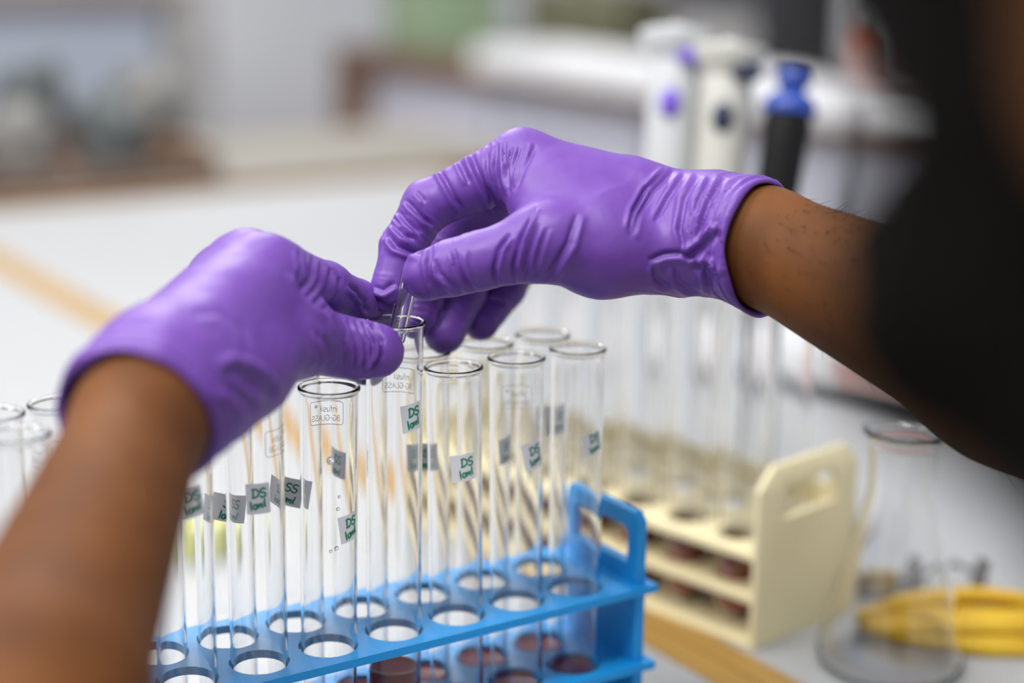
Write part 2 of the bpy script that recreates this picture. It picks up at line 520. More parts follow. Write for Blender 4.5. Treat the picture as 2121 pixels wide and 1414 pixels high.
def slotted_panel(name, x0, x1, y0, y1, z0, z1, sy0, sy1, sz0, sz1, material, parent, ch=0.004, rnd=0.003):
    """end panel in the YZ plane with a rectangular hand slot and chamfered upper corners"""
    out = [(y0, z0), (y1, z0), (y1, z1 - ch), (y1 - ch, z1), (y0 + ch, z1), (y0, z1 - ch)]
    bm = bmesh.new()
    def ring(x, pts): return [bm.verts.new((x, a, b)) for a, b in pts]
    inn = [(sy0, sz0), (sy1, sz0), (sy1, sz1 - rnd), (sy1 - rnd, sz1), (sy0 + rnd, sz1), (sy0, sz1 - rnd)]
    A = ring(x0, out); B = ring(x0, inn); C = ring(x1, out); D = ring(x1, inn)
    for i in range(6):
        j = (i + 1) % 6
        bm.faces.new((A[i], A[j], B[j], B[i])); bm.faces.new((C[j], C[i], D[i], D[j]))
        bm.faces.new((A[j], A[i], C[i], C[j])); bm.faces.new((B[i], B[j], D[j], D[i]))
    bmesh.ops.bevel(bm, geom=[e for e in bm.edges if abs(e.verts[0].co.x - e.verts[1].co.x) < 1e-6 and len(e.link_faces) == 2 and
                              abs(e.link_faces[0].normal.dot(e.link_faces[1].normal)) < 0.5], offset=0.0006, segments=1, affect='EDGES')
    return bm_obj(name, bm, material, parent, smooth=True)


S, T = 0.033235, 0.031742                      # hole pitch along and across the blue rack
RACK_I = range(-5, 7)
rack = thing('test_tube_rack', 'blue plastic test tube rack with open handle at its end', 'rack', (0, 0, BENCH))
xs = [i * S for i in RACK_I]; ys = [0.0, T]
X0, X1, Y0, Y1 = xs[0] - 0.0355, 0.2355, -0.0195, T + 0.0195
ztop = PLATE - BENCH
plate('top_plate', X0, X1, Y0, Y1, ztop - 0.0038, ztop, xs, ys, 0.0132, M['blue'], rack)
plate('middle_plate', X0, X1, Y0, Y1, ztop - 0.0402 - 0.0038, ztop - 0.0402, xs, ys, 0.0132, M['blue'], rack)
box('base_plate', (X0, Y0, 0.0), (X1, Y1, 0.003), M['blue'], rack, 0.0008)
for xa, xb in ((0.2255, 0.2315), (X0 + 0.004, X0 + 0.010)):
    slotted_panel('end_panel', xa, xb, Y0 + 0.0045, Y1 - 0.0045, 0.003, ztop + 0.036, Y0 + 0.0125, Y1 - 0.0125, ztop + 0.0095, ztop + 0.027, M['blue'], rack)

# cream rack beside the flask, turned a little
BR_C = on_plane(1560, 1350, BENCH); BR_ROT = math.radians(11)
brack = thing('test_tube_rack', 'cream plastic test tube rack standing on the wooden strip behind the blue rack', 'rack', (BR_C[0], BR_C[1], BENCH), BR_ROT)
bW, bL = 0.092, 0.30
bx = [0.026, 0.066]; by = [0.034 + 0.0385 * i for i in range(7)]
for zz in (0.052, 0.027):
    plate('shelf_plate', 0.001, bW - 0.001, 0.004, bL - 0.004, zz, zz + 0.0035, bx, by, 0.0133, M['cream'], brack)
box('base_plate', (0.001, 0.004, 0.0), (bW - 0.001, bL - 0.004, 0.0035), M['cream'], brack, 0.0008)
box('back_panel', (bW - 0.0045, 0.0045, 0.058), (bW - 0.001, bL - 0.0045, 0.076), M['cream'], brack, 0.0008)
for ya, yb in ((0.0, 0.004), (bL - 0.004, bL)):
    p_ = slotted_panel('end_panel', ya, yb, 0.0, bW, 0.0, 0.106, 0.022, 0.070, 0.074, 0.092, M['cream'], brack, ch=0.012)
    for v in p_.data.vertices:                 # panel is built in YZ, turn it into XZ
        v.co = Vector((v.co.y, v.co.x, v.co.z))
    p_.data.flip_normals()

#==TUBES==
# ------------------------------------------------------------------ test tubes
TR, TW, TL = 0.0125, 0.0012, 0.2010
def tube_profile(R=TR, W=TW, L=TL):
    p = [(0, 0)]
    for i in range(1, 8):
        a = PI / 2 * i / 8; p.append((R * math.sin(a), R - R * math.cos(a)))
    p += [(R, R), (R, L * 0.5), (R, L - 0.006), (R + 0.0001, L - 0.0042), (R + 0.0002, L - 0.0030)]
    # rolled rim
    for i in range(0, 9):
        a = -PI / 2 + PI * i / 8
        p.append((R + 0.0003 + 0.0007 * math.cos(a), L - 0.0011 + 0.0010 * math.sin(a)))
    p += [(R - W + 0.0006, L - 0.0003), (R - W + 0.0001, L - 0.0014), (R - W, L - 0.004), (R - W, L * 0.5), (R - W, R)]
    r = R - W
    for i in range(7, 0, -1):
        a = PI / 2 * i / 8; p.append((r * math.sin(a), R - r * math.cos(a)))
    p.append((0, W))
    return p


TV, TF = lathe_data(tube_profile(), 48)
me0 = bpy.data.meshes.new('glass_body'); me0.from_pydata(TV, [], TF); me0.materials.append(M['glass'])
me0.polygons.foreach_set('use_smooth', [True] * len(me0.polygons)); me0.update()
TUBE_ME = me0


def liquid_mesh(level):
    r = TR - TW - 0.00008; p = [(0, TW + 0.0001)]
    for i in range(1, 8):
        a = PI / 2 * i / 8; p.append((r * math.sin(a), TR - r * math.cos(a)))
    p += [(r, TR), (r, level), (r - 0.0008, level - 0.0006), (r * 0.5, level - 0.0009), (0, level - 0.0009)]
    V, F = lathe_data(p, 32)
    me = bpy.data.meshes.new('liquid'); me.from_pydata(V, [], F); me.materials.append(M['blood'])
    me.polygons.foreach_set('use_smooth', [True] * len(me.polygons)); me.update()
    return me


LIQ = {}
def liquid(level, parent):
    if level not in LIQ: LIQ[level] = liquid_mesh(level)
    o = bpy.data.objects.new('liquid', LIQ[level]); COL.objects.link(o); o.parent = parent
    return o


def arc(cx, cy_, rx, ry, a0, a1, n=8):
    return [(cx + rx * math.cos(math.radians(a0 + (a1 - a0) * i / n)), cy_ + ry * math.sin(math.radians(a0 + (a1 - a0) * i / n))) for i in range(n + 1)]


GLYPH = {                                      # strokes in a 1-high cell
    'D': ([[(0.08, 0.02), (0.12, 0.98)], [(0.0, 0.96)] + arc(0.14, 0.52, 0.55, 0.47, 80, -85, 8) + [(0.0, 0.04)]], 0.80),
    'S': ([arc(0.34, 0.72, 0.27, 0.24, 30, 240, 7) + arc(0.30, 0.25, 0.29, 0.25, 75, -160, 7)], 0.72),
    '1': ([[(0.10, 1.0), (0.12, 0.0)]], 0.34),
    '0': ([arc(0.22, 0.32, 0.20, 0.30, 90, 450, 9)], 0.52),
    'm': ([[(0.0, 0.6), (0.04, 0.05), (0.10, 0.45), (0.22, 0.6), (0.28, 0.08), (0.36, 0.5), (0.46, 0.62), (0.52, 0.05)]], 0.62),
    'l': ([[(0.10, 0.15), (0.20, 1.05), (0.14, 0.1), (0.26, 0.08)]], 0.36),
    'i': ([[(0.05, 0.0), (0.05, 0.62)], [(0.05, 0.8), (0.05, 0.86)]], 0.22),
    'n': ([[(0.05, 0.0), (0.05, 0.62)], [(0.05, 0.45)] + arc(0.24, 0.42, 0.18, 0.2, 160, 0, 6) + [(0.42, 0.0)]], 0.56),
    'f': ([[(0.14, 0.0), (0.14, 0.75)] + arc(0.27, 0.75, 0.13, 0.15, 180, 60, 4), [(0.0, 0.6), (0.30, 0.6)]], 0.38),
    'u': ([[(0.05, 0.62), (0.05, 0.2)] + arc(0.22, 0.2, 0.17, 0.2, 180, 360, 6) + [(0.39, 0.62)], [(0.39, 0.3), (0.39, 0.0)]], 0.54),
    's': ([arc(0.2, 0.46, 0.16, 0.15, 40, 250, 6) + arc(0.2, 0.15, 0.17, 0.16, 80, -150, 6)], 0.46),
    'L': ([[(0.05, 0.95), (0.05, 0.0), (0.45, 0.0)]], 0.56),
    'B': ([[(0.05, 0.0), (0.05, 0.95)], [(0.05, 0.95)] + arc(0.22, 0.72, 0.22, 0.23, 90, -90, 6) + arc(0.24, 0.25, 0.26, 0.25, 90, -90, 6) + [(0.05, 0.0)]], 0.62),
    'G': ([arc(0.36, 0.47, 0.33, 0.48, 50, 330, 10) + [(0.66, 0.42), (0.42, 0.42)]], 0.80),
    '-': ([[(0.05, 0.42), (0.32, 0.42)]], 0.42),
    'A': ([[(0.0, 0.0), (0.30, 0.95), (0.60, 0.0)], [(0.12, 0.33), (0.48, 0.33)]], 0.70),
    'Z': ([arc(0.34, 0.72, 0.24, 0.24, 30, 240, 7) + arc(0.30, 0.25, 0.26, 0.25, 75, -160, 7)], 0.66),
    '(': ([arc(0.3, 0.6, 0.28, 0.28, 0, 360, 12), [(0.22, 0.46), (0.22, 0.76)], arc(0.28, 0.68, 0.1, 0.08, 90, -90, 4), [(0.28, 0.6), (0.40, 0.46)]], 0.7),
}


def text_strokes(lines):
    """lines: (string, x, y, height, slant, rotation in degrees) -> list of polylines"""
    out = []
    for s, x, y, h, slant, rot in lines:
        cr, sr = math.cos(math.radians(rot)), math.sin(math.radians(rot)); cx = 0.0
        for chx in s:
            g, adv = GLYPH[chx]
            for st in g:
                P = []
                for a, b in st:
                    u = (cx + a + slant * b) * h; v = b * h
                    P.append((x + u * cr - v * sr, y + u * sr + v * cr))
                out.append(P)
            cx += adv
    return out


def wrap_strokes(strokes, width, fwrap, lift):
    """ribbons along the strokes, laid on a curved surface by fwrap(u, v, lift)"""
    V = []; F = []
    for P in strokes:
        P = [Vector(q) for q in P]; L = []; R = []
        Q = [P[0]]
        for a, b in zip(P[:-1], P[1:]):        # resample so ribbons follow the cylinder
            k = max(1, int((b - a).length / 0.0012))
            Q += [a + (b - a) * (i / k) for i in range(1, k + 1)]
        P = Q
        if len(P) < 2: continue
        for i, q in enumerate(P):
            d = P[min(i + 1, len(P) - 1)] - P[max(i - 1, 0)]
            if d.length < 1e-9: d = Vector((1, 0))
            d.normalize(); nrm = Vector((-d.y, d.x)) * width / 2
            ext = -d * width * 0.35 if i == 0 else (d * width * 0.35 if i == len(P) - 1 else Vector((0, 0)))
            kk = 0.7 if i in (0, len(P) - 1) else 1.0
            L.append(q + nrm * kk + ext); R.append(q - nrm * kk + ext)
        b0 = len(V)
        for l, r in zip(L, R):
            V.append(fwrap(l.x, l.y, lift)); V.append(fwrap(r.x, r.y, lift))
        for i in range(len(P) - 1):
            F.append((b0 + 2 * i, b0 + 2 * i + 1, b0 + 2 * i + 3, b0 + 2 * i + 2))
    return V, F


def add_label(parent, az, zc, w, h, tilt, lines, ink_w=0.00075):
    ct, st = math.cos(math.radians(tilt)), math.sin(math.radians(tilt))

    def fw(u, v, lift):
        uu = u * ct - v * st; vv = u * st + v * ct
        a = az + uu / TR; r = TR + lift
        return (r * math.cos(a), r * math.sin(a), zc + vv)
    V = []; F = []; nx, ny = 12, 4            # one sheet of paper, stuck on
    for j in range(ny + 1):
        for i in range(nx + 1):
            V.append(fw(-w / 2 + w * i / nx, -h / 2 + h * j / ny, 0.00016))
    for j in range(ny):
        for i in range(nx):
            a = j * (nx + 1) + i
            F.append((a, a + 1, a + nx + 2, a + nx + 1))
    lab = mesh('paper_label', V, F, M['paper'], parent)
    smooth_by_angle(lab, 50)
    Vi, Fi = wrap_strokes(text_strokes(lines), ink_w, fw, 0.00032)
    mesh('lettering', Vi, Fi, M['ink'], lab)
    return lab


def add_print(parent, az, zc, scale=1.0):
    def fw(u, v, lift):
        a = az + u / TR; r = TR + lift
        return (r * math.cos(a), r * math.sin(a), zc + v)
    k = scale
    st = text_strokes([('infusil', -0.0052 * k, 0.0002 * k, 0.0030 * k, 0, 0), ('(', 0.0042 * k, 0.0014 * k, 0.0024 * k, 0, 0),
                       ('BG-GLASS', -0.0064 * k, -0.0038 * k, 0.0026 * k, 0, 0)])
    a, b, c = 0.0082 * k, 0.0055 * k, 0.0014 * k
    st.append(arc(a - c, b - c, c, c, 0, 90, 4) + arc(-a + c, b - c, c, c, 90, 180, 4) + arc(-a + c, -b + c, c, c, 180, 270, 4) + arc(a - c, -b + c, c, c, 270, 360, 4) + [(a, b - c)])
    V, F = wrap_strokes(st, 0.00026 * k, fw, 0.00008)
    return mesh('printed_mark', V, F, M['print'], parent)


def make_tube(label, foot, tilt_dir=(0, 0), level=0.036, group=None, sink=0.0):
    """foot: lowest point of the tube; tilt_dir: horizontal offset of the rim"""
    t = thing('test_tube', label, 'test tube', foot, 0.0, group)
    ax = Vector((tilt_dir[0], tilt_dir[1], math.sqrt(max(1e-6, TL ** 2 - tilt_dir[0] ** 2 - tilt_dir[1] ** 2))))
    t.rotation_mode = 'QUATERNION'; t.rotation_quaternion = Vector((0, 0, 1)).rotation_difference(ax)
    o = bpy.data.objects.new('glass_body', TUBE_ME); COL.objects.link(o); o.parent = t
    if level:
        liquid(level, t)
    return t


def az_of(x, y, off):
    """azimuth of a spot on a tube at (x, y), off = sideways offset from its middle seen from the photo, in radii"""
    return math.atan2(CAM[1] - y, CAM[0] - x) + math.asin(max(-0.98, min(0.98, off)))


LOWZ = BENCH + 0.0031
zlab = lambda y_above_plate: y_above_plate + 0.0819    # height above a tube's foot of a spot this far above the top plate
DS = lambda dx=0.0, k=1.0, rot=4: [('DS', (-0.0024 + dx) * k, 0.0003 * k, 0.0040 * k, 0.08, rot), ('10ml', (-0.0034 + dx) * k, -0.0050 * k, 0.0037 * k, 0.12, rot + 6)]
SS = lambda dx=0.0, k=1.0, rot=-2: [('SS', (-0.0024 + dx) * k, 0.0003 * k, 0.0040 * k, 0.08, rot), ('10ml', (-0.0036 + dx) * k, -0.0050 * k, 0.0036 * k, 0.12, rot)]
rr = lambda d: (RGT[0] * d, RGT[1] * d)

front = {
    -3: ('clear test tube at the near end of the front row, mostly outside the photo', 0.0),
    -2: ('clear test tube with blank wall, rim overlapping another rim left of the bare forearm', 0.0),
    -1: ('clear test tube in the front row hidden behind the left wrist', 0.0),
    0: ('test tube whose DS label peeks out from behind the left forearm', 0.0008),
    1: ('test tube with a squarely facing DS label beside the left forearm', 0.0),
    2: ('test tube with reversed maker print, thick rim just under the left thumb', 0.0016),
    3: ('test tube lifted higher than the rest, pinched by the left hand, glass rod inside', 0.0008),
    4: ('first free-standing test tube right of the lifted one, wide DS label', -0.0016),
    5: ('test tube with tilted DS label, second right of the lifted one', -0.0013),
    6: ('test tube in the last front hole beside the blue handle, blurred DS label', -0.0006),
}
back = {
    -2: ('back-row test tube at the photo edge, rim above the overlapping one', 0.0),
    -1: ('test tube with readable maker print left of the bare forearm', -0.004),
    0: ('back-row test tube mostly hidden behind the left wrist', 0.0),
    1: ('back-row test tube whose grey SS label shows beside the square DS label', 0.0),
    2: ('back-row test tube with a slanted SS label right of the square DS label', 0.0),
    3: ('back-row test tube with SS label seen through the tube under the left thumb', 0.0),
    4: ('back-row test tube with blurred SS label right behind the lifted tube', 0.0),
    5: ('back-row test tube with its blurred rim below the right little finger', 0.001),
    6: ('back-row test tube in the corner hole beside the blue handle', 0.0006),
}
FT = {}; BT = {}
for i, (lab, dx) in front.items():
    lift = 0.0245 if i == 3 else 0.0
    t = make_tube(lab, (i * S - 0.5 * rr(dx)[0], -0.5 * rr(dx)[1], LOWZ + lift), rr(dx * 1.7), 0.040, 'test tubes in the blue rack')
    FT[i] = t
for i, (lab, dx) in back.items():
    BT[i] = make_tube(lab, (i * S - 0.5 * rr(dx)[0], T - 0.5 * rr(dx)[1], LOWZ), rr(dx * 1.7), 0.040, 'test tubes in the blue rack')
# labels and prints: (tube, x, y, sideways offset in radii, height above plate, w, h, tilt, text)
def spot_h(x, y, py):
    """height above the top plate at which a vertical line through (x, y) meets image row py"""
    best = None
    for k in range(0, 1500):
        z = PLATE + k * 0.0001
        c = C2W @ (np.array([x, y, z]) - CAM)
        v = abs(707 + FPX * c[1] / c[2] - py)
        if best is None or v < best[0]: best = (v, k * 0.0001)
    return best[1]


for i, off, py, w, h, tilt, lines in (
        (0, 0.22, 1022, 0.0115, 0.0128, 10, DS(0.0012)), (1, 0.09, 1013, 0.0100, 0.0133, 2, DS()),
        (2, 0.68, 1078, 0.0100, 0.0125, 8, DS(0.001)), (3, 0.62, 851, 0.0108, 0.0125, 6, DS(0.0006)),
        (4, 0.33, 952, 0.0115, 0.0125, 4, DS(0.0014)), (5, 0.62, 930, 0.0105, 0.0135, 13, DS(0.001)),
        (6, 0.62, 905, 0.0105, 0.0105, 12, DS(0.0012))):
    lift = 0.0245 if i == 3 else 0.0
    add_label(FT[i], az_of(i * S, 0, off), zlab(spot_h(i * S, 0, py)) - lift, w, h, tilt, lines)
for i, off, py, w, h, tilt in ((1, 0.10, 1033, 0.0150, 0.0125, -11), (2, -0.15, 1000, 0.0160, 0.0130, -14), (3, -0.75, 945, 0.0130, 0.0130, -4),
                               (4, 0.02, 930, 0.0120, 0.0130, 3), (5, 0.82, 920, 0.0120, 0.0130, 4), (6, 0.55, 855, 0.0110, 0.0150, 4)):
    add_label(BT[i], az_of(i * S, T, off), zlab(spot_h(i * S, T, py)), w, h, tilt, SS())
add_print(FT[2], az_of(2 * S, 0, 0.0) + PI + 0.10, zlab(spot_h(2 * S, 0, 868)))
add_print(FT[1], az_of(S, 0, 0.86), zlab(spot_h(S, 0, 905)))
add_print(FT[5], az_of(5 * S, 0, 0.0) + PI, zlab(spot_h(5 * S, 0, 835)))
add_print(FT[3], az_of(3 * S, 0, 0.0) + PI - 0.2, zlab(spot_h(3 * S, 0, 800)) - 0.0245)
add_print(BT[-1], az_of(-S, T, -0.55), zlab(spot_h(-S, T, 920)))
# droplets clinging to the tube in front
for az_, py, sz in ((0.05, 935, 0.0017), (0.34, 1010, 0.0007), (0.30, 1035, 0.0009), (0.25, 1115, 0.0010), (0.06, 1120, 0.0008)):
    a = az_of(2 * S, 0, az_); z = zlab(spot_h(2 * S, 0, py))
    bm = bmesh.new(); bmesh.ops.create_uvsphere(bm, u_segments=14, v_segments=10, radius=sz)
    for v in bm.verts:
        v.co = Vector((v.co.x * 0.45, v.co.y, v.co.z * 1.1))
    bmesh.ops.rotate(bm, verts=bm.verts, cent=(0, 0, 0), matrix=Matrix.Rotation(a, 3, 'Z'))
    bmesh.ops.translate(bm, verts=bm.verts, vec=((TR + 0.0002) * math.cos(a), (TR + 0.0002) * math.sin(a), z))
    bm_obj('water_drop', bm, M['glass'], FT[2], True)

# glass rod held by the right hand, hanging into the lifted tube
ra, rb = at(853, 552, 0.7565), at(819, 706, 0.7555)
pt = thing('glass_pipette', 'thin clear glass tube pinched between right thumb and forefinger', 'pipette', tuple(rb))
d_ = (ra - rb); Lp = float(np.linalg.norm(d_))
pr = [(0.0030, 0.0), (0.0037, 0.0), (0.0040, 0.0008), (0.0040, Lp), (0.0036, Lp + 0.0005), (0.0030, Lp), (0.0029, 0.001)]
lathe('glass_barrel', pr, M['glass'], pt, 28, close=True)
pt.rotation_mode = 'QUATERNION'; pt.rotation_quaternion = Vector((0, 0, 1)).rotation_difference(Vector(d_).normalized())

# tubes of the cream rack
cb = brack.matrix_world if False else Matrix.Translation(brack.location) @ Matrix.Rotation(BR_ROT, 4, 'Z')
names_b = ['beside the end panel', 'second from the end panel', 'third from the end panel', 'fourth from the end panel', 'fifth from the end panel', 'sixth from the end panel', 'beside the hidden end panel']
for j, yy in enumerate(by):
    for k, xx in enumerate(bx):
        q = cb @ Vector((xx, yy, 0.0036))
        make_tube('test tube of dark red liquid in cream rack, %s, %s row' % (names_b[j], 'outer' if k == 0 else 'rear'),
                  tuple(q), (random.uniform(-.002, .002), random.uniform(-.002, .002)), 0.042, 'test tubes in the cream rack')

#==PROPS==
# ------------------------------------------------------------------ flask
fl_c = on_plane(1842, 1376, BENCH)
fl = thing('conical_flask', 'clear glass conical flask standing empty beside the cream rack', 'flask', (fl_c[0], fl_c[1], BENCH + 0.0003))
w = 0.0016
fo = [(0.0, 0.0), (0.030, 0.0), (0.036, 0.0006), (0.0392, 0.003), (0.0404, 0.007), (0.0398, 0.013), (0.036, 0.028), (0.0275, 0.062), (0.0205, 0.089), (0.0185, 0.097), (0.0178, 0.104), (0.0178, 0.126), (0.0184, 0.130), (0.0205, 0.1325)]
for i in range(7):
    a = -PI / 2 + PI * i / 6
    fo.append((0.0204 + 0.0013 * math.cos(a), 0.1345 + 0.0016 * math.sin(a)))
fi = [(0.0178, 0.134), (0.0164, 0.1285), (0.0163, 0.104), (0.0170, 0.097), (0.0190, 0.089), (0.0259, 0.062), (0.0344, 0.028), (0.0382, 0.013), (0.0386, 0.007), (0.0370, 0.004), (0.033, 0.0024), (0.020, 0.0021), (0.0, 0.0021)]
lathe('glass_body', fo + fi, M['flask_glass'], fl, 64, angle=70)

# ------------------------------------------------------------------ yellow tubing bundle
yc = on_plane(2060, 1318, BENCH)
ty = thing('tubing_bundle', 'bundle of yellow rubber tubing lying behind the flask', 'tubing', (yc[0], yc[1], BENCH), math.radians(-33))
for k in range(6):
    ph = random.uniform(0, 6.28); rx = 0.072 + random.uniform(-.010, .010); ry = 0.019 + random.uniform(-.006, .006); z0 = 0.0052 + 0.0014 * k
    ox, oy = random.uniform(-.006, .006), random.uniform(-.005, .005)
    pts = [(ox + rx * math.cos(q), oy + ry * math.sin(q) * (1 + 0.3 * math.cos(q + ph)), z0 + 0.0022 * math.sin(2 * q + ph)) for q in [2 * PI * i / 40 for i in range(40)]]
    tube('tubing_loop', pts, 0.0050, M['yellow'], ty, 10, closed=True)

# ------------------------------------------------------------------ clamp behind the flask
cc = on_plane(1868, 1228, BENCH)
cl = thing('tube_clamp', 'small grey metal clamp with a tan jaw pad lying behind the flask', 'clamp', (cc[0], cc[1], BENCH), math.radians(-32))
box('jaw_pad', (-0.030, -0.006, 0.0), (-0.004, 0.006, 0.015), M['cork'], cl, 0.002)
box('jaw', (-0.052, -0.007, 0.0), (-0.031, 0.007, 0.017), M['grey_metal'], cl, 0.003)
tube('spring_wire', [(-0.03, -0.008, 0.003), (-0.005, -0.014, 0.004), (0.012, -0.010, 0.004), (0.018, 0.0, 0.005), (0.010, 0.012, 0.005), (-0.004, 0.010, 0.004)], 0.0024, M['grey_metal'], cl)
tube('spring_wire', [(0.004, 0.004, 0.004), (0.02, 0.012, 0.008), (0.034, 0.010, 0.016), (0.046, 0.004, 0.012), (0.05, -0.006, 0.004), (0.036, -0.012, 0.003)], 0.0022, M['grey_metal'], cl)
tube('screw', [(0.044, -0.004, 0.003), (0.050, 0.002, 0.022)], [0.005, 0.004], M['grey_metal'], cl, 10)
tube('thumb_screw', [(0.010, 0.016, 0.004), (0.016, 0.020, 0.016)], [0.006, 0.005], M['grey_metal'], cl, 10)

# lime cap seen between the left tubes
lc = on_plane(425, 1135, BENCH)
tag(lathe('bottle_cap', [(0, 0.002), (0.014, 0.002), (0.014, 0.0), (0.0165, 0.0), (0.0165, 0.019), (0.015, 0.021), (0.006, 0.0215), (0.005, 0.019), (0, 0.019)], M['lime'], None, 32), 'pale lime bottle cap on the white table behind the tubes', 'bottle cap').location = (lc[0], lc[1], BENCH)

# ------------------------------------------------------------------ low box with pink lid and dark base
pc = on_plane(1775, 832, BENCH)
pb = thing('carton', 'flat pale carton with a pink panel and dark grey tray beneath', 'box', (pc[0], pc[1], BENCH), math.radians(-72))
box('tray', (-0.16, -0.004, 0.0), (0.16, 0.11, 0.010), M['charcoal'], pb, 0.002)
box('carton_body', (-0.15, 0.004, 0.010), (0.15, 0.10, 0.040), M['white'], pb, 0.002)
box('pink_panel', (-0.02, 0.001, 0.014), (0.12, 0.0042, 0.037), M['pink'], pb, 0.0005)
box('pink_lid', (-0.02, 0.012, 0.040), (0.13, 0.088, 0.0412), M['pink'], pb, 0.0004)


# ------------------------------------------------------------------ pipettes on their stand
sc_ = at(1500, 560, 1.17)
stc = on_plane(1545, 1062, BENCH)
st = thing('pipette_stand', 'pale pipette stand behind the cream rack', 'stand', (stc[0], stc[1], BENCH))
lathe('base', [(0, 0), (0.075, 0), (0.078, 0.003), (0.076, 0.010), (0.02, 0.016), (0, 0.016)], M['pale'], st, 40)
lathe('post', [(0, 0.012), (0.011, 0.012), (0.011, 0.150), (0, 0.150)], M['pale'], st, 24)
lathe('holder_disc', [(0.0, 0.150), (0.030, 0.150), (0.032, 0.152), (0.032, 0.158), (0.030, 0.160), (0, 0.160)], M['pale'], st, 40)


def pipette(label, top, bottom, body, accent, plunger, big=1.0, hook=True):
    top = Vector(top); bottom = Vector(bottom); L = (top - bottom).length
    t = thing('pipette', label, 'pipette', tuple(bottom), group=None)
    t.rotation_mode = 'QUATERNION'
    zz = (top - bottom).normalized(); xx = Vector(RGT); xx = (xx - zz * xx.dot(zz)).normalized(); yy = zz.cross(xx)
    t.rotation_quaternion = Matrix((xx, yy, zz)).transposed().to_quaternion()
    r = 0.0165 * big
    lathe('barrel', [(0, 0.0), (0.0022, 0.0), (0.0032, 0.02), (0.0042, 0.055), (0.0065, 0.075), (0.0085, L * 0.42), (0, L * 0.42)], body, t, 24)
    lathe('handle', [(0, L * 0.40), (r * 0.62, L * 0.40), (r * 0.85, L * 0.46), (r * 0.95, L * 0.60), (r * 1.0, L * 0.78), (r * 1.02, L * 0.88), (r * 0.96, L * 0.915), (0, L * 0.915)], body, t, 28)
    if hook:
        lathe('finger_flange', [(0, L * 0.915), (r * 0.92, L * 0.915), (r * 1.25, L * 0.955), (r * 1.48, L * 0.985), (r * 1.42, L), (0, L)], body, t, 28)
        lathe('plunger_button', [(0, L), (0.0065, L), (0.0070, L + 0.003), (0.0058, L + 0.005), (0, L + 0.0052)], plunger, t, 20)
    else:
        lathe('collar', [(0, L * 0.905), (r * 1.12, L * 0.905), (r * 1.18, L * 0.935), (r * 0.95, L * 0.965), (r * 0.55, L * 0.98), (0, L * 0.98)], accent, t, 28)
        lathe('plunger_button', [(0, L * 0.975), (r * 0.55, L * 0.975), (r * 0.62, L * 1.0), (r * 0.85, L * 1.02), (r * 0.80, L * 1.05), (0, L * 1.055)], accent, t, 24)
    if hook:
        # coloured badge and ejector button on the side that faces the room
        for zb, xb, sx, sz in ((L * 0.80, -0.003, 0.0075, 0.010), (L * 0.925, 0.010, 0.011, 0.006)):
            bm = bmesh.new(); bmesh.ops.create_uvsphere(bm, u_segments=16, v_segments=10, radius=1.0)
            for v in bm.verts:
                v.co = Vector((v.co.x * sx + xb, -v.co.y * 0.006 + r * 0.98 * (1 if yy.dot(Vector(FWD)) < 0 else -1), v.co.z * sz + zb))
            bm_obj('coloured_button', bm, accent, t, True)
    return t


pipette('white pipette with purple buttons, first in the stand', at(1402, 66, 1.17), at(1356, 840, 1.17), M['pale'], M['purple'], M['pale'], 1.05)
pipette('ivory pipette with black buttons, middle one in the stand', at(1512, 100, 1.15), at(1450, 850, 1.15), M['cream_white'], M['navy'], M['pale'], 1.05)
pipette('black pipette with royal blue collar and plunger', at(1643, 178, 1.13), at(1548, 800, 1.13), M['black'], M['royal'], M['royal'], 0.92, hook=False)

# ------------------------------------------------------------------ things on the side bench (far right, out of focus)
def far_box(name, label, cat, px0, py0, px1, px_d, size, material, rot=0.0, lid=None, lidm=None):
    """box on the side bench whose front foot is seen at (px0, py0)"""
    q = on_plane(px0, py0, BENCH + 0.0)
    t = thing(name, label, cat, (q[0], q[1], BENCH + 0.0035), rot)
    sx, sy, sz = size
    box('body', (0, -sy / 2, 0), (sx, sy / 2, sz), material, t, 0.006)
    if lid:
        box('lid', (-0.004, -sy / 2 - 0.004, sz), (sx + 0.004, sy / 2 + 0.004, sz + lid), lidm or material, t, 0.004)
    return t


ft = thing('foam_tray', 'long white foam tray lying along the wooden bench edge', 'tray', (2.11, 2.42, BENCH + 0.0035))
box('tray_floor', (0, -0.62, 0), (0.26, 0.76, 0.012), M['white'], ft, 0.003)
box('tray_side', (0, -0.62, 0.012), (0.02, 0.76, 0.062), M['white'], ft, 0.006)
box('tray_side', (0.24, -0.62, 0.012), (0.26, 0.76, 0.062), M['white'], ft, 0.006)
box('tray_side', (0.02, -0.62, 0.012), (0.24, -0.60, 0.062), M['white'], ft, 0.006)
box('tray_side', (0.02, 0.74, 0.012), (0.24, 0.76, 0.062), M['white'], ft, 0.006)
sw = thing('foam_block', 'short white foam block on the bench edge nearest the dark head', 'block', (2.13, 1.46, BENCH + 0.0035))
box('body', (0, -0.02, 0), (0.16, 0.30, 0.06), M['white'], sw, 0.008)
box('groove_rim', (0.02, 0.0, 0.06), (0.14, 0.28, 0.066), M['pale'], sw, 0.003)

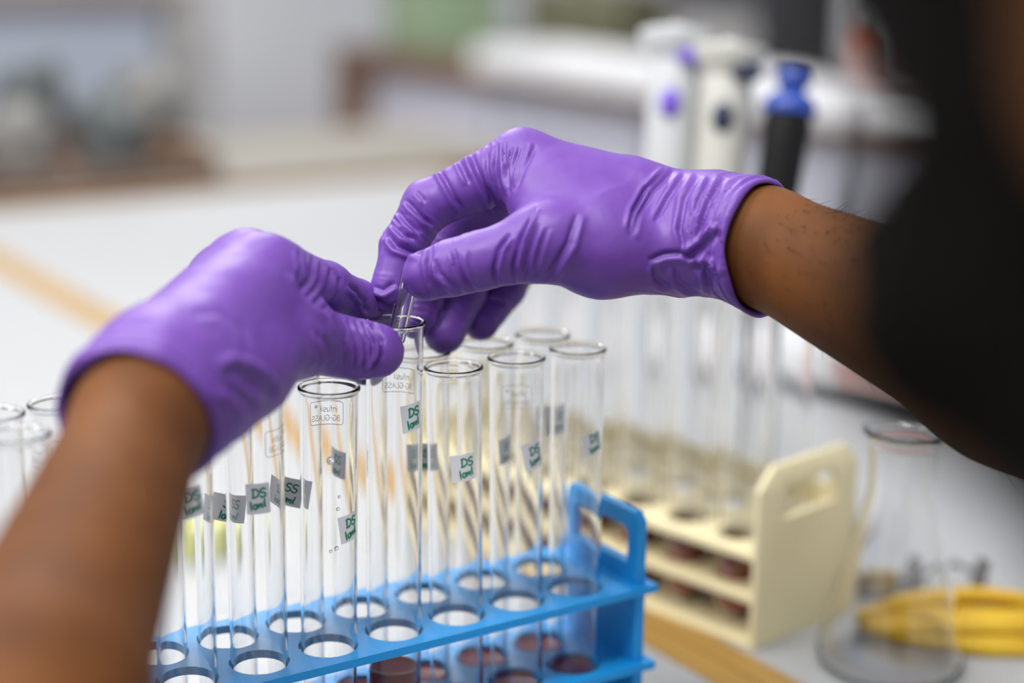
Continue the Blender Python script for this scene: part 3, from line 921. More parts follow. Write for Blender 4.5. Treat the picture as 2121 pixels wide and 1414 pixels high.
gb = thing('green_box', 'mint green box at the far end of the side bench', 'box', (2.32, 3.86, BENCH + 0.0035))
box('body', (0, -0.16, 0), (0.22, 0.16, 0.20), M['mint'], gb, 0.006)
box('lid', (-0.005, -0.165, 0.20), (0.225, 0.165, 0.23), M['mint'], gb, 0.004)
ob = thing('canvas_case', 'olive canvas case on the side bench, behind the foam tray', 'case', (2.48, 3.25, BENCH + 0.0035))
box('body', (0, -0.26, 0), (0.26, 0.26, 0.20), M['olive'], ob, 0.03)
box('flap', (-0.008, -0.24, 0.08), (0.02, 0.24, 0.205), M['olive'], ob, 0.008)
tube('carry_handle', [(0.1, -0.10, 0.20), (0.1, -0.09, 0.25), (0.1, 0.09, 0.25), (0.1, 0.10, 0.20)], 0.012, M['charcoal'], ob)
db = thing('instrument', 'charcoal instrument standing next to the olive canvas case', 'instrument', (2.52, 2.72, BENCH + 0.0035))
box('body', (0, -0.20, 0), (0.26, 0.20, 0.26), M['charcoal'], db, 0.015)
box('control_panel', (-0.006, -0.17, 0.05), (0.0, 0.17, 0.16), M['grey'], db, 0.002)
ib = thing('grey_instrument', 'grey instrument with slanted front, at the side bench near the dark head', 'instrument', (2.55, 1.80, BENCH + 0.0035))
box('body', (0, -0.19, 0), (0.28, 0.17, 0.24), M['grey'], ib, 0.02)
box('head_cover', (0.06, -0.15, 0.24), (0.28, 0.13, 0.34), M['grey'], ib, 0.02)
rbx = thing('reagent_bottle', 'orange and pink bottle standing between the two instruments', 'bottle', (2.60, 2.22, BENCH + 0.0035))
lathe('bottle_body', [(0, 0), (0.050, 0), (0.054, 0.004), (0.054, 0.13), (0.045, 0.15), (0.022, 0.165), (0.022, 0.185), (0, 0.185)], M['orange'], rbx, 32)
lathe('bottle_label', [(0.0545, 0.05), (0.0552, 0.05), (0.0552, 0.12), (0.0545, 0.12)], M['pink'], rbx, 32)
lathe('cap', [(0, 0.183), (0.027, 0.183), (0.027, 0.21), (0.024, 0.213), (0, 0.213)], M['pale'], rbx, 24)


# ------------------------------------------------------------------ cloth bundles and tray on the beige table (far left)
def bundle(label, c, r, material, seed, flat=0.6, name='cloth_bundle'):
    bm = bmesh.new(); bmesh.ops.create_icosphere(bm, subdivisions=4, radius=1.0)
    P = np.array([v.co[:] for v in bm.verts]); n = vnoise(P * 2.2 + seed * 7, seed) * 0.28 + vnoise(P * 5.5 + seed, seed + 3) * 0.12
    for v, k in zip(bm.verts, n):
        q = v.co * (1 + k)
        v.co = Vector((q.x * r[0], q.y * r[1], max(-0.55, q.z) * r[2] + 0.55 * r[2]))
    o = bm_obj(name, bm, material, None, True)
    o.location = c
    return tag(o, label, 'cloth', 'cloth bundles on the beige table')


def far_at(px, py, z=BENCH + 0.0007):
    q = on_plane(px, py, z); return (q[0], q[1], z)


tr = thing('wooden_tray', 'shallow brown wooden tray at the front of the beige table', 'tray', (0.45, 1.93, BENCH + 0.0007))
box('tray_floor', (-0.42, -0.13, 0.0), (0.36, 0.13, 0.010), M['dark_wood'], tr, 0.002)
box('tray_side', (-0.42, -0.13, 0.010), (0.36, -0.115, 0.032), M['cloth_brown'], tr, 0.003)
box('tray_side', (-0.42, 0.115, 0.010), (0.36, 0.13, 0.045), M['dark_wood'], tr, 0.003)
box('tray_side', (-0.42, -0.115, 0.010), (-0.405, 0.115, 0.045), M['dark_wood'], tr, 0.003)
box('tray_side', (0.345, -0.115, 0.010), (0.36, 0.115, 0.045), M['dark_wood'], tr, 0.003)
zt = BENCH + 0.0112
bundle('blue-grey cloth bundle at the photo edge end of the wooden tray', (0.125, 1.93, zt), (0.050, 0.072, 0.085), M['cloth_blue'], 1)
bundle('dark slate cloth bundle beside the blue-grey one', (0.265, 1.93, zt), (0.050, 0.072, 0.075), M['cloth_dark'], 2)
bundle('brown cloth bundle in the middle of the wooden tray', (0.40, 1.93, zt), (0.050, 0.072, 0.066), M['cloth_brown'], 3)
bundle('pale grey cloth bundle in the wooden tray, right of the brown one', (0.54, 1.93, zt), (0.050, 0.072, 0.062), M['cloth_grey'], 4)
bundle('slate cloth bundle at the beige end of the wooden tray', (0.69, 1.93, zt), (0.050, 0.072, 0.072), M['cloth_dark'], 5)
for lab_, x_, r_, m_, sd_ in (
        ('slate-blue cloth bundle behind the tray, nearest the photo edge', 0.24, (0.070, 0.058, 0.10), 'cloth_blue', 6),
        ('grey cloth bundle behind the tray, between slate-blue and dark ones', 0.44, (0.070, 0.058, 0.11), 'cloth_grey', 8),
        ('dark cloth bundle behind the middle of the tray', 0.64, (0.070, 0.058, 0.10), 'cloth_dark', 11),
        ('grey cloth bundle behind the beige end of the tray', 0.84, (0.070, 0.058, 0.085), 'cloth_grey', 12)):
    bundle(lab_, (x_, 2.178, BENCH + 0.0007), r_, M[m_], sd_)

#==PERSON==
# ------------------------------------------------------------------ the person
def J(px, py, d, r):
    d *= 1000.0
    return np.array([(px - 1060.5) / FPX * d, (py - 707.0) / FPX * d, d]), r


def chain(P, js, k=5.0):
    d = None
    for (a, ra), (b, rb) in zip(js[:-1], js[1:]):
        c = cone(P, a, b, ra, rb)
        d = c if d is None else smin(d, c, k)
    return d


def glove_field(fingers, metas, thumb, extra, arm, kf=7.0):
    """fingers: chains from knuckle to tip; metas: palm cones; arm: chain from wrist to cuff"""
    def fn(P):
        palm = None
        for a, b in metas:
            c = cone(P, a[0], b[0], a[1], b[1]); palm = c if palm is None else smin(palm, c, 11.0)
        for a, b, k in extra:
            palm = smin(palm, cone(P, a[0], b[0], a[1], b[1]), k)
        palm = smin(palm, chain(P, arm, 12.0), 14.0)
        d = None
        for f in fingers + [thumb]:
            root = cone(P, f[0][0], f[1][0], f[0][1], f[1][1])
            rest = chain(P, f[1:], 3.0)
            whole = smin(root, rest, 3.5)
            v = np.minimum(smin(palm, root, kf), whole)
            d = v if d is None else np.minimum(d, v)
        return d
    return fn


def pix(V):
    return np.stack([1060.5 + FPX * V[:, 0] / V[:, 2], 707.0 + FPX * V[:, 1] / V[:, 2]], 1)


def crease(V, N, strokes):
    """folds of the rubber: every stroke is a line over the side that is seen, pressed in with a raised lip"""
    U = pix(V); D = np.zeros(len(V))
    face = np.clip(-(N * V).sum(1) / np.linalg.norm(V, axis=1) * 2.5, 0, 1)
    for st_ in strokes:
        amp, wid, pts = st_[0], st_[1], np.array(st_[2], float)
        seg = pts[1:] - pts[:-1]; ln = np.linalg.norm(seg, axis=1); cum = np.concatenate([[0], np.cumsum(ln)]); tot = cum[-1]
        lo = pts.min(0) - wid * 6; hi = pts.max(0) + wid * 6
        m = np.where((U > lo).all(1) & (U < hi).all(1) & (face > 0))[0]
        if not len(m): continue
        u = U[m]; best = np.full(len(m), 1e9); sg = np.zeros(len(m)); tt = np.zeros(len(m))
        for k in range(len(seg)):
            t = ((u - pts[k]) @ seg[k]) / max(ln[k] ** 2, 1e-9)
            tc = np.clip(t, 0, 1); q = u - pts[k] - tc[:, None] * seg[k]
            d = np.linalg.norm(q, axis=1)
            s = np.sign(seg[k][0] * (u[:, 1] - pts[k][1]) - seg[k][1] * (u[:, 0] - pts[k][0]))
            up = d < best
            best[up] = d[up]; sg[up] = s[up]; tt[up] = (cum[k] + tc[up] * ln[k]) / tot
        s = best * sg / wid
        end = np.clip(np.minimum(tt, 1 - tt) * 5, 0, 1) ** 0.6
        over = np.clip(1 - np.maximum(best - wid * 4, 0) / wid, 0, 1)
        D[m] += amp * end * over * face[m] * (-np.exp(-s * s) + 0.75 * np.exp(-((s - 1.7) / 1.2) ** 2))
    return D


def rings(V, N, chains_, seed, amp):
    """fine rings of stretched rubber round each finger"""
    D = np.zeros(len(V)); best = np.full(len(V), 1e9); S_ = np.zeros(len(V)); A_ = np.zeros(len(V)); L_ = np.zeros(len(V)); ID = np.zeros(len(V), int)
    for fi, f in enumerate(chains_):
        cum = 0
        for (a, ra), (b, rb) in zip(f[:-1], f[1:]):
            ba = b - a; ln = np.linalg.norm(ba)
            t = np.clip(((V - a) @ ba) / (ba @ ba), 0, 1); q = V - a - t[:, None] * ba
            d = np.abs(np.linalg.norm(q, axis=1) - (ra + t * (rb - ra)))
            x = np.cross(ba / ln, [0.3, 0.8, 0.5]); x /= np.linalg.norm(x); y = np.cross(ba / ln, x)
            up = d < best
            best[up] = d[up]; S_[up] = cum + t[up] * ln; A_[up] = np.arctan2(q[up] @ y, q[up] @ x); ID[up] = fi
            cum += ln
    w_ = np.clip(1 - best / 2.0, 0, 1)
    P = np.stack([S_ / 2.6, np.cos(A_) * 0.9 + ID * 9, np.sin(A_) * 0.9], 1)
    n = vnoise(P, seed); n2 = vnoise(P * np.array([2.1, 1, 1]), seed + 5)
    rid = 1 - np.abs(n) * 2.2
    msk = np.clip(vnoise(np.stack([S_ / 11.0, np.cos(A_) + ID * 5, np.sin(A_)], 1), seed + 9) + 0.45, 0, 1)
    return w_ * amp * msk * (np.clip(rid, -0.2, 1) * 0.8 + n2 * 0.25)


def build_glove(fn, lo, hi, h, chains_, strokes, seed, arm, cuff_c, cuff_n, ring_amp=0.35, fold_amp=0.5):
    V, F = sdf_surface(fn, lo, hi, h)
    N = grad(fn, V, 0.3); N /= np.maximum(np.linalg.norm(N, axis=1), 1e-6)[:, None]
    D = 2.6 * crease(V, N, strokes) + rings(V, N, chains_, seed, ring_amp)
    D += vnoise(V / 9.0, seed + 2) * 0.25 + vnoise(V / 3.5, seed + 4) * 0.07
    # slack rubber towards the cuff
    s = (V - cuff_c) @ cuff_n                  # negative inside the glove, mm from the hem
    a = np.cross(cuff_n, [0, 1.0, 0.2]); a /= np.linalg.norm(a); b = np.cross(cuff_n, a)
    ang = np.arctan2((V - cuff_c) @ b, (V - cuff_c) @ a)
    wgt = np.clip(1 + s / 55.0, 0, 1)
    pn = np.stack([s / 6.5 + 1.2 * np.sin(ang), np.cos(ang) * 1.3, np.sin(ang) * 1.3], 1)
    D += wgt * fold_amp * (np.clip(1 - np.abs(vnoise(pn, seed + 11)) * 2.4, -0.3, 1) * 1.0 + vnoise(np.stack([s / 14, np.cos(ang) * 2, np.sin(ang) * 2], 1), seed + 13) * 1.3)
    V = V + N * D[:, None]
    return V, F


# ---- right hand (holds the glass pipette)
R_index = [J(1082, 338, .772, 14.2), J(886, 424, .774, 10.8), J(832, 512, .769, 9.5), J(806, 606, .764, 8.5)]
R_middle = [J(1105, 350, .792, 13.5), J(935, 462, .812, 10.8), J(888, 565, .806, 9.8), J(876, 660, .800, 8.6)]
R_ring = [J(1140, 380, .812, 12.5), J(1000, 478, .835, 10.5), J(962, 606, .818, 10.0), J(920, 690, .803, 9.6)]
R_pinky = [J(1190, 410, .828, 11.5), J(1095, 515, .846, 9.6), J(1045, 600, .834, 9.3), J(996, 668, .822, 8.6)]
R_thumb = [J(1135, 500, .732, 15.5), J(990, 541, .733, 12.0), J(936, 555, .735, 11.6), J(885, 569, .738, 10.8)]
R_w1, R_w2 = J(1480, 478, .752, 23), J(1490, 500, .775, 22)
R_cuff = J(1562, 497, .742, 25.5)
metas_r = [(J(1440, 462, .765, 21), R_index[0]), (J(1445, 470, .782, 20), R_middle[0]), (J(1450, 485, .797, 19), R_ring[0]), (J(1455, 500, .805, 18), R_pinky[0]),
           (J(1395, 527, .752, 17.5), J(1245, 522, .742, 17.5)), (J(1245, 522, .742, 17.5), R_thumb[0]), (J(1300, 430, .765, 18), J(1160, 420, .755, 14))]
extra_r = [(J(1140, 500, .738, 11), J(1098, 375, .765, 10), 12.0), (J(1230, 470, .745, 17), J(1130, 400, .758, 13), 14.0)]
arm_r = [R_w1, J(1530, 491, .748, 24.5), (R_cuff[0] + np.array([9.0, 6.0, -6.5]), 28.5)]
ncr = np.array([0.70, 0.12, -0.70]); ncr /= np.linalg.norm(ncr)
ccr = R_cuff[0] + np.array([5.5, 0.5, 0])
raw_r = glove_field([R_index, R_middle, R_ring, R_pinky], metas_r, R_thumb, extra_r, arm_r)


def cuffed(raw, cc_, nc_, arm_skin, bead=1.3, depth=16.0, wall=1.5):
    def fn(P):
        d = raw(P)
        s = (P - cc_) @ nc_
        inner = smax(d + wall, -(s + depth), 1.0)
        shell = smax(d, -inner, 0.6)
        shell = smax(shell, s, 0.5)
        rim = np.sqrt((d + wall * 0.45) ** 2 + (s + 0.4) ** 2) - bead
        rim2 = np.sqrt((d - 0.1) ** 2 + (s + 4.2) ** 2) - bead * 0.55
        return smin(smin(shell, rim, 0.8), rim2, 1.2)
    return fn


glove_r = cuffed(raw_r, ccr, ncr, None)
c1 = lambda L: [(740 + x / 2.618, 220 + y / 2.618) for x, y in L]
c2 = lambda L: [(1200 + x / 3.535, 300 + y / 3.535) for x, y in L]
strokes_r = [
    (0.9, 6, c1([(600, 225), (640, 330), (690, 440), (760, 570)])), (0.55, 4, c1([(800, 190), (800, 300), (825, 480)])),
    (0.45, 4, c1([(840, 215), (815, 330), (830, 450)])), (0.45, 4, c1([(885, 210), (850, 330), (838, 460)])), (0.4, 4, c1([(925, 215), (880, 330), (855, 420)])),
    (0.55, 5, c1([(968, 205), (905, 330), (850, 460)])), (0.35, 4, c1([(760, 200), (745, 330), (770, 440)])), (0.3, 4, c1([(700, 230), (705, 340), (740, 450)])),
    (0.8, 5, c1([(430, 320), (480, 410), (540, 520), (575, 565)])), (0.5, 5, c1([(545, 285), (585, 370), (610, 420)])),
    (0.4, 4, c1([(320, 460), (370, 525)])), (0.85, 5, c1([(262, 508), (330, 580), (410, 650)])), (0.7, 5, c1([(215, 565), (260, 620), (340, 690)])),
    (0.6, 5, c1([(180, 630), (250, 700), (310, 725)])), (0.8, 6, c1([(160, 690), (210, 760), (290, 790), (350, 795)])), (0.45, 4, c1([(195, 600), (240, 650)])),
    (0.5, 6, c1([(75, 975), (140, 1000), (205, 955)])), (0.6, 6, c1([(80, 1040), (150, 1090), (205, 1100)])),
    (0.6, 5, c1([(405, 760), (385, 850), (400, 950), (445, 1025)])), (0.45, 5, c1([(420, 830), (440, 900), (500, 960), (545, 995)])),
    (0.6, 5, c1([(520, 770), (540, 860), (580, 950), (635, 1005)])), (0.35, 4, c1([(600, 790), (610, 880), (640, 960)])),
    (0.9, 5, c1([(752, 970), (745, 880), (770, 780), (825, 690)])), (0.9, 5, c1([(852, 958), (850, 860), (885, 720), (965, 545)])),
    (0.5, 5, c1([(905, 945), (930, 800), (985, 640)])), (0.35, 5, c1([(950, 930), (985, 800), (1030, 660)])), (0.7, 7, c1([(1015, 955), (1090, 840), (1150, 740), (1195, 580)])),
    (0.4, 7, c1([(1480, 720), (1500, 560), (1575, 420)])), (0.5, 5, c1([(180, 545), (160, 640), (125, 800)])),
    (0.7, 5, c2([(645, 175), (480, 340), (400, 480), (368, 630)])), (0.7, 5, c2([(695, 170), (540, 330), (440, 500), (400, 650)])),
    (0.55, 5, c2([(770, 210), (640, 400), (550, 570)])), (0.6, 6, c2([(870, 220), (770, 400), (735, 620), (775, 790)])), (0.5, 5, c2([(960, 240), (870, 420), (855, 520)])),
    (0.6, 6, c2([(1065, 230), (960, 400), (900, 560), (870, 720)])), (0.7, 6, c2([(500, 850), (620, 800), (740, 790), (850, 835)])),
    (-0.9, 8, c2([(740, 800), (860, 720), (1000, 590)])), (0.5, 6, c2([(540, 880), (560, 980), (650, 1050)])), (0.6, 6, c2([(945, 780), (925, 950), (965, 1100)])),
    (-0.8, 9, c2([(820, 830), (960, 860), (1040, 960)])), (0.5, 6, c2([(700, 880), (720, 1000), (800, 1060), (900, 1110)])),
    (0.35, 4, [(912, 640), (905, 680)]), (0.5, 4, [(1048, 632), (1030, 622), (1012, 618)]),
]
lo_r = np.array([-75, -105, 700.]); hi_r = np.array([130, 25, 875.])
GV, GF = build_glove(glove_r, lo_r, hi_r, 0.8, [R_index, R_middle, R_ring, R_pinky, R_thumb], strokes_r, 3, arm_r, ccr, ncr, 0.42, 0.65)
GLOVE_R = (CAM + (GV / 1000.0) @ C2W, GF)

# ---- left hand (pinches the lifted tube)
L_index = [J(556, 566, .704, 14.0), J(672, 598, .742, 11.4), J(738, 628, .763, 10.0), J(792, 648, .778, 8.4)]
L_middle = [J(508, 552, .712, 13.8), J(640, 622, .768, 10.8), J(705, 715, .789, 9.8), J(757, 757, .786, 8.8)]
L_ring = [J(462, 580, .722, 12.8), J(545, 650, .772, 10.3), J(572, 715, .776, 9.2), J(585, 745, .762, 8.2)]
L_pinky = [J(424, 636, .726, 11.5), J(480, 700, .762, 9.2), J(505, 740, .762, 8.4), J(520, 765, .750, 7.8)]
L_thumb = [J(592, 694, .705, 17.0), J(690, 714, .727, 12.6), J(735, 722, .732, 12.3), J(780, 727, .735, 11.6)]
L_cuff = J(277, 866, .612, 27)
metas_l = [(J(365, 770, .632, 19), L_index[0]), (J(340, 755, .640, 19), L_middle[0]), (J(322, 760, .646, 18), L_ring[0]), (J(312, 780, .648, 17), L_pinky[0]),
           (J(440, 800, .650, 19), L_thumb[0]), (J(470, 680, .680, 19), J(540, 650, .70, 16)), (J(400, 820, .636, 19), J(500, 770, .672, 18))]
extra_l = [(J(600, 680, .712, 14), J(588, 600, .716, 11), 12.0)]
arm_l = [J(345, 795, .636, 25), J(318, 825, .624, 26), (L_cuff[0] + np.array([-1.5, 6.0, -9.0]), 29.5)]
ncl = np.array([-0.16, 0.50, -0.85]); ncl /= np.linalg.norm(ncl)
ccl = L_cuff[0] + np.array([0.0, 0.0, 0])
raw_l = glove_field([L_index, L_middle, L_ring, L_pinky], metas_l, L_thumb, extra_l, arm_l)
glove_l = cuffed(raw_l, ccl, ncl, None)
c3 = lambda L: [(100 + x / 2.525, 460 + y / 2.525) for x, y in L]
strokes_l = [
    (0.5, 5, c3([(1310, 140), (1325, 240), (1290, 335)])), (0.7, 5, c3([(1385, 165), (1372, 270), (1315, 365)])), (0.4, 4, c3([(1350, 150), (1350, 250), (1300, 350)])),
    (0.6, 5, c3([(1475, 240), (1460, 330), (1395, 425)])), (0.5, 5, c3([(1525, 285), (1505, 380), (1445, 455)])), (0.4, 4, c3([(1425, 200), (1415, 300), (1360, 390)])),
    (0.9, 5, c3([(1575, 325), (1632, 400), (1652, 460), (1615, 505)])), (0.5, 5, c3([(1605, 335), (1660, 420), (1675, 485)])),
    (0.5, 5, c3([(1490, 480), (1540, 600), (1560, 700), (1540, 795)])), (0.45, 4, c3([(1560, 500), (1600, 600), (1612, 700), (1600, 790)])),
    (0.45, 4, c3([(1600, 500), (1655, 620), (1662, 700), (1640, 800)])), (0.45, 4, c3([(1640, 510), (1695, 640), (1690, 790)])),
    (0.9, 5, c3([(1685, 525), (1742, 620), (1738, 700), (1675, 808)])), (0.6, 7, c3([(1440, 590), (1485, 700), (1440, 785)])), (0.4, 5, c3([(1400, 560), (1430, 660), (1410, 760)])),
    (0.35, 9, c3([(760, 470), (900, 475), (1020, 560), (1050, 660)])), (0.5, 8, c3([(1280, 250), (1340, 370), (1480, 480)])),
    (-0.8, 12, c3([(880, 760), (960, 720), (1080, 760), (1150, 860)])), (0.8, 12, c3([(900, 830), (1000, 900), (1080, 1000)])), (-0.6, 10, c3([(1080, 760), (1180, 840), (1220, 920)])),
]
lo_l = np.array([-180, -55, 575.]); hi_l = np.array([-45, 75, 812.])
GV, GF = build_glove(glove_l, lo_l, hi_l, 0.8, [L_index, L_middle, L_ring, L_pinky, L_thumb], strokes_l, 8, arm_l, ccl, ncl, 0.42, 0.8)
GLOVE_L = (CAM + (GV / 1000.0) @ C2W, GF)

# ---- body: one field in world millimetres
W = lambda c: c2w(np.asarray(c) / 1000.0) * 1000.0
def Wj(px, py, d): return at(px, py, d) * 1000.0
wr_i, wr_c, wr_e = Wj(1480, 485, .757), Wj(1577, 507, .745), Wj(2630, 1000, .61)
wl_i, wl_c, wl_e = Wj(345, 800, .634), Wj(293, 868, .610), W((-139, 155, 400))
sh_r, sh_l = W((345, 118, 290)), W((5, 178, 90))
mid = (sh_r + sh_l) / 2
fwd_b = np.array([-(sh_r - sh_l)[1], (sh_r - sh_l)[0], 0.0]); fwd_b /= np.linalg.norm(fwd_b)      # the way the chest faces
lat = np.array([fwd_b[1], -fwd_b[0], 0.0])                                                       # to the person's right
UP = np.array([0, 0, 1.0])
pelvis = np.array([mid[0], mid[1], 0]) - fwd_b * 130 + UP * 700
neck = mid + UP * 62 + fwd_b * 5
hf = np.array([0.12, 0.90, -0.52]); hf /= np.linalg.norm(hf)                                     # the way the face looks
hl = np.cross(UP, hf); hl /= np.linalg.norm(hl); hu = np.cross(hf, hl)                           # left, up
HC = W((132.5, -52, 226))                                                                         # middle of the head
H = lambda f, l, u: HC + hf * f + hl * l + hu * u
HR = np.stack([hf, hl, hu])


def head_field(P):
    d = ell(P, H(-8, 0, 22), (97, 76, 92), HR)
    d = smin(d, ell(P, H(32, 0, -38), (58, 58, 70), HR), 30)                   # face
    d = smin(d, cone(P, H(-2, 52, -52), H(70, 14, -98), 16, 14), 22)           # jaw
    d = smin(d, cone(P, H(-2, -52, -52), H(70, -14, -98), 16, 14), 22)
    d = smin(d, ell(P, H(76, 0, -98), (17, 24, 16), HR), 16)                   # chin
    d = smin(d, cone(P, H(88, 0, 10), H(106, 0, -28), 7, 10), 12)              # nose
    d = smin(d, cone(P, H(96, 10, -31), H(96, -10, -31), 7, 7), 8)
    d = smin(d, cone(P, H(80, 38, 20), H(86, -38, 20), 8, 8), 14)              # brow
    d = smin(d, cone(P, H(86, 16, -58), H(86, -16, -58), 6, 6), 8)             # lips
    d = smin(d, cone(P, H(84, 14, -68), H(84, -14, -68), 6, 6), 8)
    d = smax(d, -cone(P, H(97, 12, -63), H(97, -12, -63), 2.2, 2.2), 4)
    for s in (-1, 1):
        d = smax(d, -ell(P, H(92, 31 * s, 4), (12, 15, 10), HR), 12)           # eye sockets
        d = smin(d, ell(P, H(70, 46 * s, -22), (18, 16, 16), HR), 18)          # cheek bones
        ear = np.maximum(ell(P, H(-8, 78 * s, -6), (19, 8, 33), HR), -ell(P, H(-4, 86 * s, -4), (11, 8, 20), HR))
        d = smin(d, ear, 6)
    return d


def arm_field(P):
    r_ = smin(cone(P, wr_i, wr_c, 21.5, 22.5), cone(P, wr_c, wr_c * .45 + wr_e * .55, 23.5, 38), 12)
    r_ = smin(r_, cone(P, wr_c * .45 + wr_e * .55, wr_e, 38, 41), 14)
    r_ = smin(r_, cone(P, wr_e, sh_r, 40, 54), 24)
    l_ = smin(cone(P, wl_i, wl_c, 20, 21.5), cone(P, wl_c, wl_c * .4 + wl_e * .6, 22, 33), 12)
    l_ = smin(l_, cone(P, wl_c * .4 + wl_e * .6, wl_e, 33, 38), 14)
    l_ = smin(l_, cone(P, wl_e, sh_l, 40, 52), 24)
    return smin(r_, l_, 6)


hipL, hipR = pelvis - lat * 85, pelvis + lat * 85
kneeL, kneeR = hipL + fwd_b * 400 - UP * 90 - lat * 40, hipR + fwd_b * 400 - UP * 90 + lat * 40
ankL, ankR = np.array([kneeL[0], kneeL[1], 85.]) - fwd_b * 60, np.array([kneeR[0], kneeR[1], 85.]) - fwd_b * 60


def torso_field(P):
    ch = mid - UP * 130 - fwd_b * 18; wa = pelvis + UP * 170
    d = cone(P, sh_l - UP * 6, sh_r - UP * 6, 52, 52)
    for s in (-1, 1):
        d = smin(d, cone(P, ch + lat * 70 * s, wa + lat * 62 * s, 98, 88), 50)
        d = smin(d, cone(P, wa + lat * 62 * s, pelvis + lat * 75 * s, 88, 98), 50)
        d = smin(d, cone(P, (sh_r if s > 0 else sh_l), ch + lat * 80 * s, 50, 92), 50)
    return smin(d, cone(P, neck - UP * 10, mid - UP * 40, 55, 90), 45)


def leg_field(P):
    d = None
    for h_, k_, a_ in ((hipL, kneeL, ankL), (hipR, kneeR, ankR)):
        v = smin(cone(P, h_, k_, 84, 58), cone(P, k_, a_, 58, 38), 20)
        d = v if d is None else np.minimum(d, v)
    return d


def foot_field(P, a_):
    t_ = a_ + fwd_b * 140 - UP * 58
    return smax(smin(cone(P, a_ + UP * 10, a_ - UP * 45 - fwd_b * 25, 38, 36), cone(P, a_ - UP * 42, t_, 40, 26), 24), -(P[:, 2] - 2.0), 4)


def body_field(P):
    d = smin(torso_field(P), arm_field(P), 30)
    nk = cone(P, neck - UP * 15, H(-22, 0, -55), 56, 54)
    d = smin(smin(d, nk, 40), head_field(P), 26)
    d = smin(d, leg_field(P), 40)
    for a_ in (ankL, ankR):
        d = smin(d, foot_field(P, a_) + 5, 10)
    return d


allp = np.stack([wr_i, wl_i, wr_e, wl_e, sh_r, sh_l, pelvis, neck, HC + 120, HC - 120, kneeL, kneeR, ankL, ankR])
lo_b = allp.min(0) - 180; hi_b = allp.max(0) + 180; lo_b[2] = -14; 
BV, BF = sdf_surface(body_field, lo_b, hi_b, 4.5)
person = fast_mesh('person', BV / 1000.0, BF, M['skin'])
tag(person, 'person in dark clothes and purple gloves reaching over the blue rack', 'person')

g = fast_mesh('glove', GLOVE_R[0], GLOVE_R[1], M['glove'], person); tag(g, 'purple glove pinching the glass pipette')
g = fast_mesh('glove', GLOVE_L[0], GLOVE_L[1], M['glove'], person); tag(g, 'purple glove pinching the rim of the lifted tube')


def region(fn, lo, hi, h, name, material):
    V, F = sdf_surface(fn, lo, hi, h)
    return fast_mesh(name, V / 1000.0, F, material, person)


hlo, hhi = HC - 165, HC + 165


def hair_fn(P):
    Q = (P - HC) @ HR.T
    d = head_field(P) - 7.0 + vnoise(P / 7.0, 3) * 1.6
    line = np.maximum(Q[:, 0] * 0.66 - Q[:, 2] * 0.62 - 35, -(Q[:, 2] + 62) + 0.0)
    earcut = 24 - np.linalg.norm((Q - np.array([-4, 0, -14])) * np.array([1, 0.0, 0.75]), axis=1)
    return smax(smax(d, line, 6), np.where(np.abs(Q[:, 1]) > 55, earcut, -50), 4)


region(hair_fn, hlo, hhi, 3.5, 'hair', M['hair'])


def beard_fn(P):
    Q = (P - HC) @ HR.T
    d = head_field(P) - 5.0 + vnoise(P / 6.0, 5) * 1.4
    a = Q[:, 2] + 26 - np.clip(np.abs(Q[:, 1]) - 40, 0, 40) * 1.2          # rises to the sideburns
    mouth = 13 - np.linalg.norm((Q - np.array([95, 0, -63])) * np.array([0.5, 0.55, 1.0]), axis=1)
    return smax(smax(smax(d, a, 5), -(Q[:, 0] - 4), 6), mouth, 4)


region(beard_fn, hlo, hhi, 3.5, 'beard', M['hair'])


def shirt_fn(P):
    sleeve = None
    for s_, e_ in ((sh_r, wr_e), (sh_l, wl_e)):
        m_ = s_ * .42 + e_ * .58; c = cone(P, s_, m_, 60, 54)
        c = smax(c, ((P - m_) @ (m_ - s_)) / np.linalg.norm(m_ - s_), 2)
        sleeve = c if sleeve is None else np.minimum(sleeve, c)
    d = smin(smin(torso_field(P), leg_field(P), 40) - 10, sleeve, 24) + vnoise(P / 40.0, 9) * 4 + vnoise(P / 15.0, 10) * 1.2
    d = smax(d, cone(P, neck + UP * 60, neck + UP * 10, 66, 66) * -1, 4)
    return smax(smax(d, (pelvis[2] - 40) - P[:, 2], 4), (P - pelvis) @ fwd_b - 150 - np.maximum(P[:, 2] - pelvis[2] - 90, 0) * 9, 4)


region(shirt_fn, np.minimum(lo_b, mid - 420), hi_b + 60, 6.5, 'shirt', M['shirt'])


def trouser_fn(P):
    d = smax(smin(leg_field(P), torso_field(P), 40) - 9, P[:, 2] - (pelvis[2] + 10) - np.maximum((P - pelvis) @ fwd_b - 40, 0) * 3, 4) + vnoise(P / 45.0, 19) * 4
    return smax(d, 75 - P[:, 2], 3)


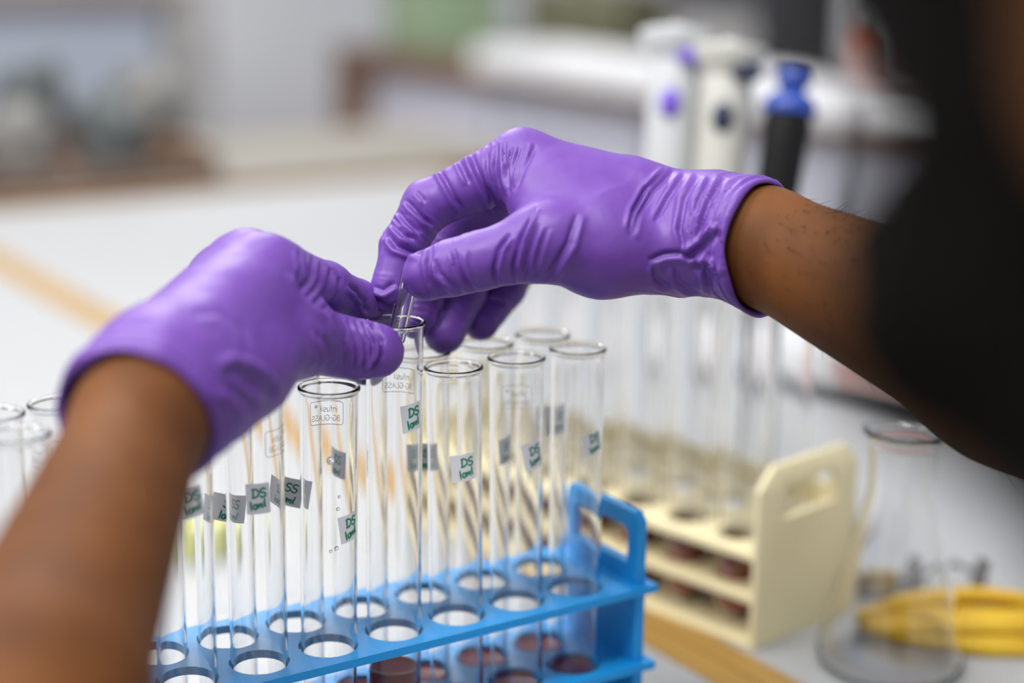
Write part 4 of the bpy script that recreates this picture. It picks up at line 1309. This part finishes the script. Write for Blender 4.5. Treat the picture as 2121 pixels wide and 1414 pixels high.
region(trouser_fn, lo_b - 40, np.array([hi_b[0], hi_b[1], pelvis[2] + 40]), 8.0, 'trousers', M['trousers'])
for a_ in (ankL, ankR):
    region(lambda P: foot_field(P, a_) - 3, a_ - 230, a_ + 230, 6.0, 'shoe', M['shoe'])
for s in (-1, 1):
    bm = bmesh.new(); bmesh.ops.create_uvsphere(bm, u_segments=20, v_segments=14, radius=0.0125)
    e_ = bm_obj('eyeball', bm, M['eye'], person, True); c_ = H(74, 31 * s, 4) / 1000.0
    e_.location = c_
    bm = bmesh.new(); bmesh.ops.create_uvsphere(bm, u_segments=16, v_segments=10, radius=0.0062)
    i_ = bm_obj('iris', bm, M['iris'], e_, True); i_.location = hf * 0.0077

# fine dark hair along the right forearm
axis = wr_e - wr_c; axis /= np.linalg.norm(axis)
rng = np.random.default_rng(4)
HV = []; HF_ = []
for k in range(900):
    t = rng.uniform(12, 150); base = wr_c + axis * t
    q = rng.normal(size=3); q -= axis * (q @ axis); q /= np.linalg.norm(q)
    side = q @ (-DWN)
    if side < -0.3 and rng.random() < 0.85: continue
    p0 = base + q * 60
    for it in range(6):
        dd = body_field(p0[None])[0]; p0 = p0 - q * dd * 0.95
    ln = rng.uniform(4, 9); dirn = q * 0.45 + axis * rng.uniform(0.4, 0.9) + rng.normal(size=3) * 0.2
    pts = [p0 - q * 0.6 + dirn * ln * s_ + q * (-0.12 * ln) * s_ * s_ for s_ in (0, .35, .7, 1.0)]
    V_, F_ = tube_data([p / 1000.0 for p in pts], [0.00010, 0.00009, 0.00006, 0.00002], 3)
    b0 = len(HV); HV += V_; HF_ += [tuple(i + b0 for i in f) for f in F_]
ah = mesh('arm_hair', HV, HF_, M['hair'], person); ah['kind'] = 'stuff'

# stool under the person
stl = thing('stool', 'round stool under the seated person', 'stool', (pelvis[0] / 1000, pelvis[1] / 1000, 0))
sz_ = pelvis[2] / 1000 - 0.105
lathe('seat', [(0, sz_ - 0.035), (0.16, sz_ - 0.035), (0.17, sz_ - 0.025), (0.17, sz_ - 0.006), (0.16, sz_), (0, sz_)], M['charcoal'], stl, 36)
for k in range(4):
    a = PI / 4 + k * PI / 2
    tube('leg', [(0.11 * math.cos(a), 0.11 * math.sin(a), sz_ - 0.034), (0.19 * math.cos(a), 0.19 * math.sin(a), 0.0)], 0.012, M['steel'], stl, 10)
tube('foot_ring', [(0.165 * math.cos(2 * PI * i / 32), 0.165 * math.sin(2 * PI * i / 32), 0.2) for i in range(32)], 0.008, M['steel'], stl, 8, closed=True)
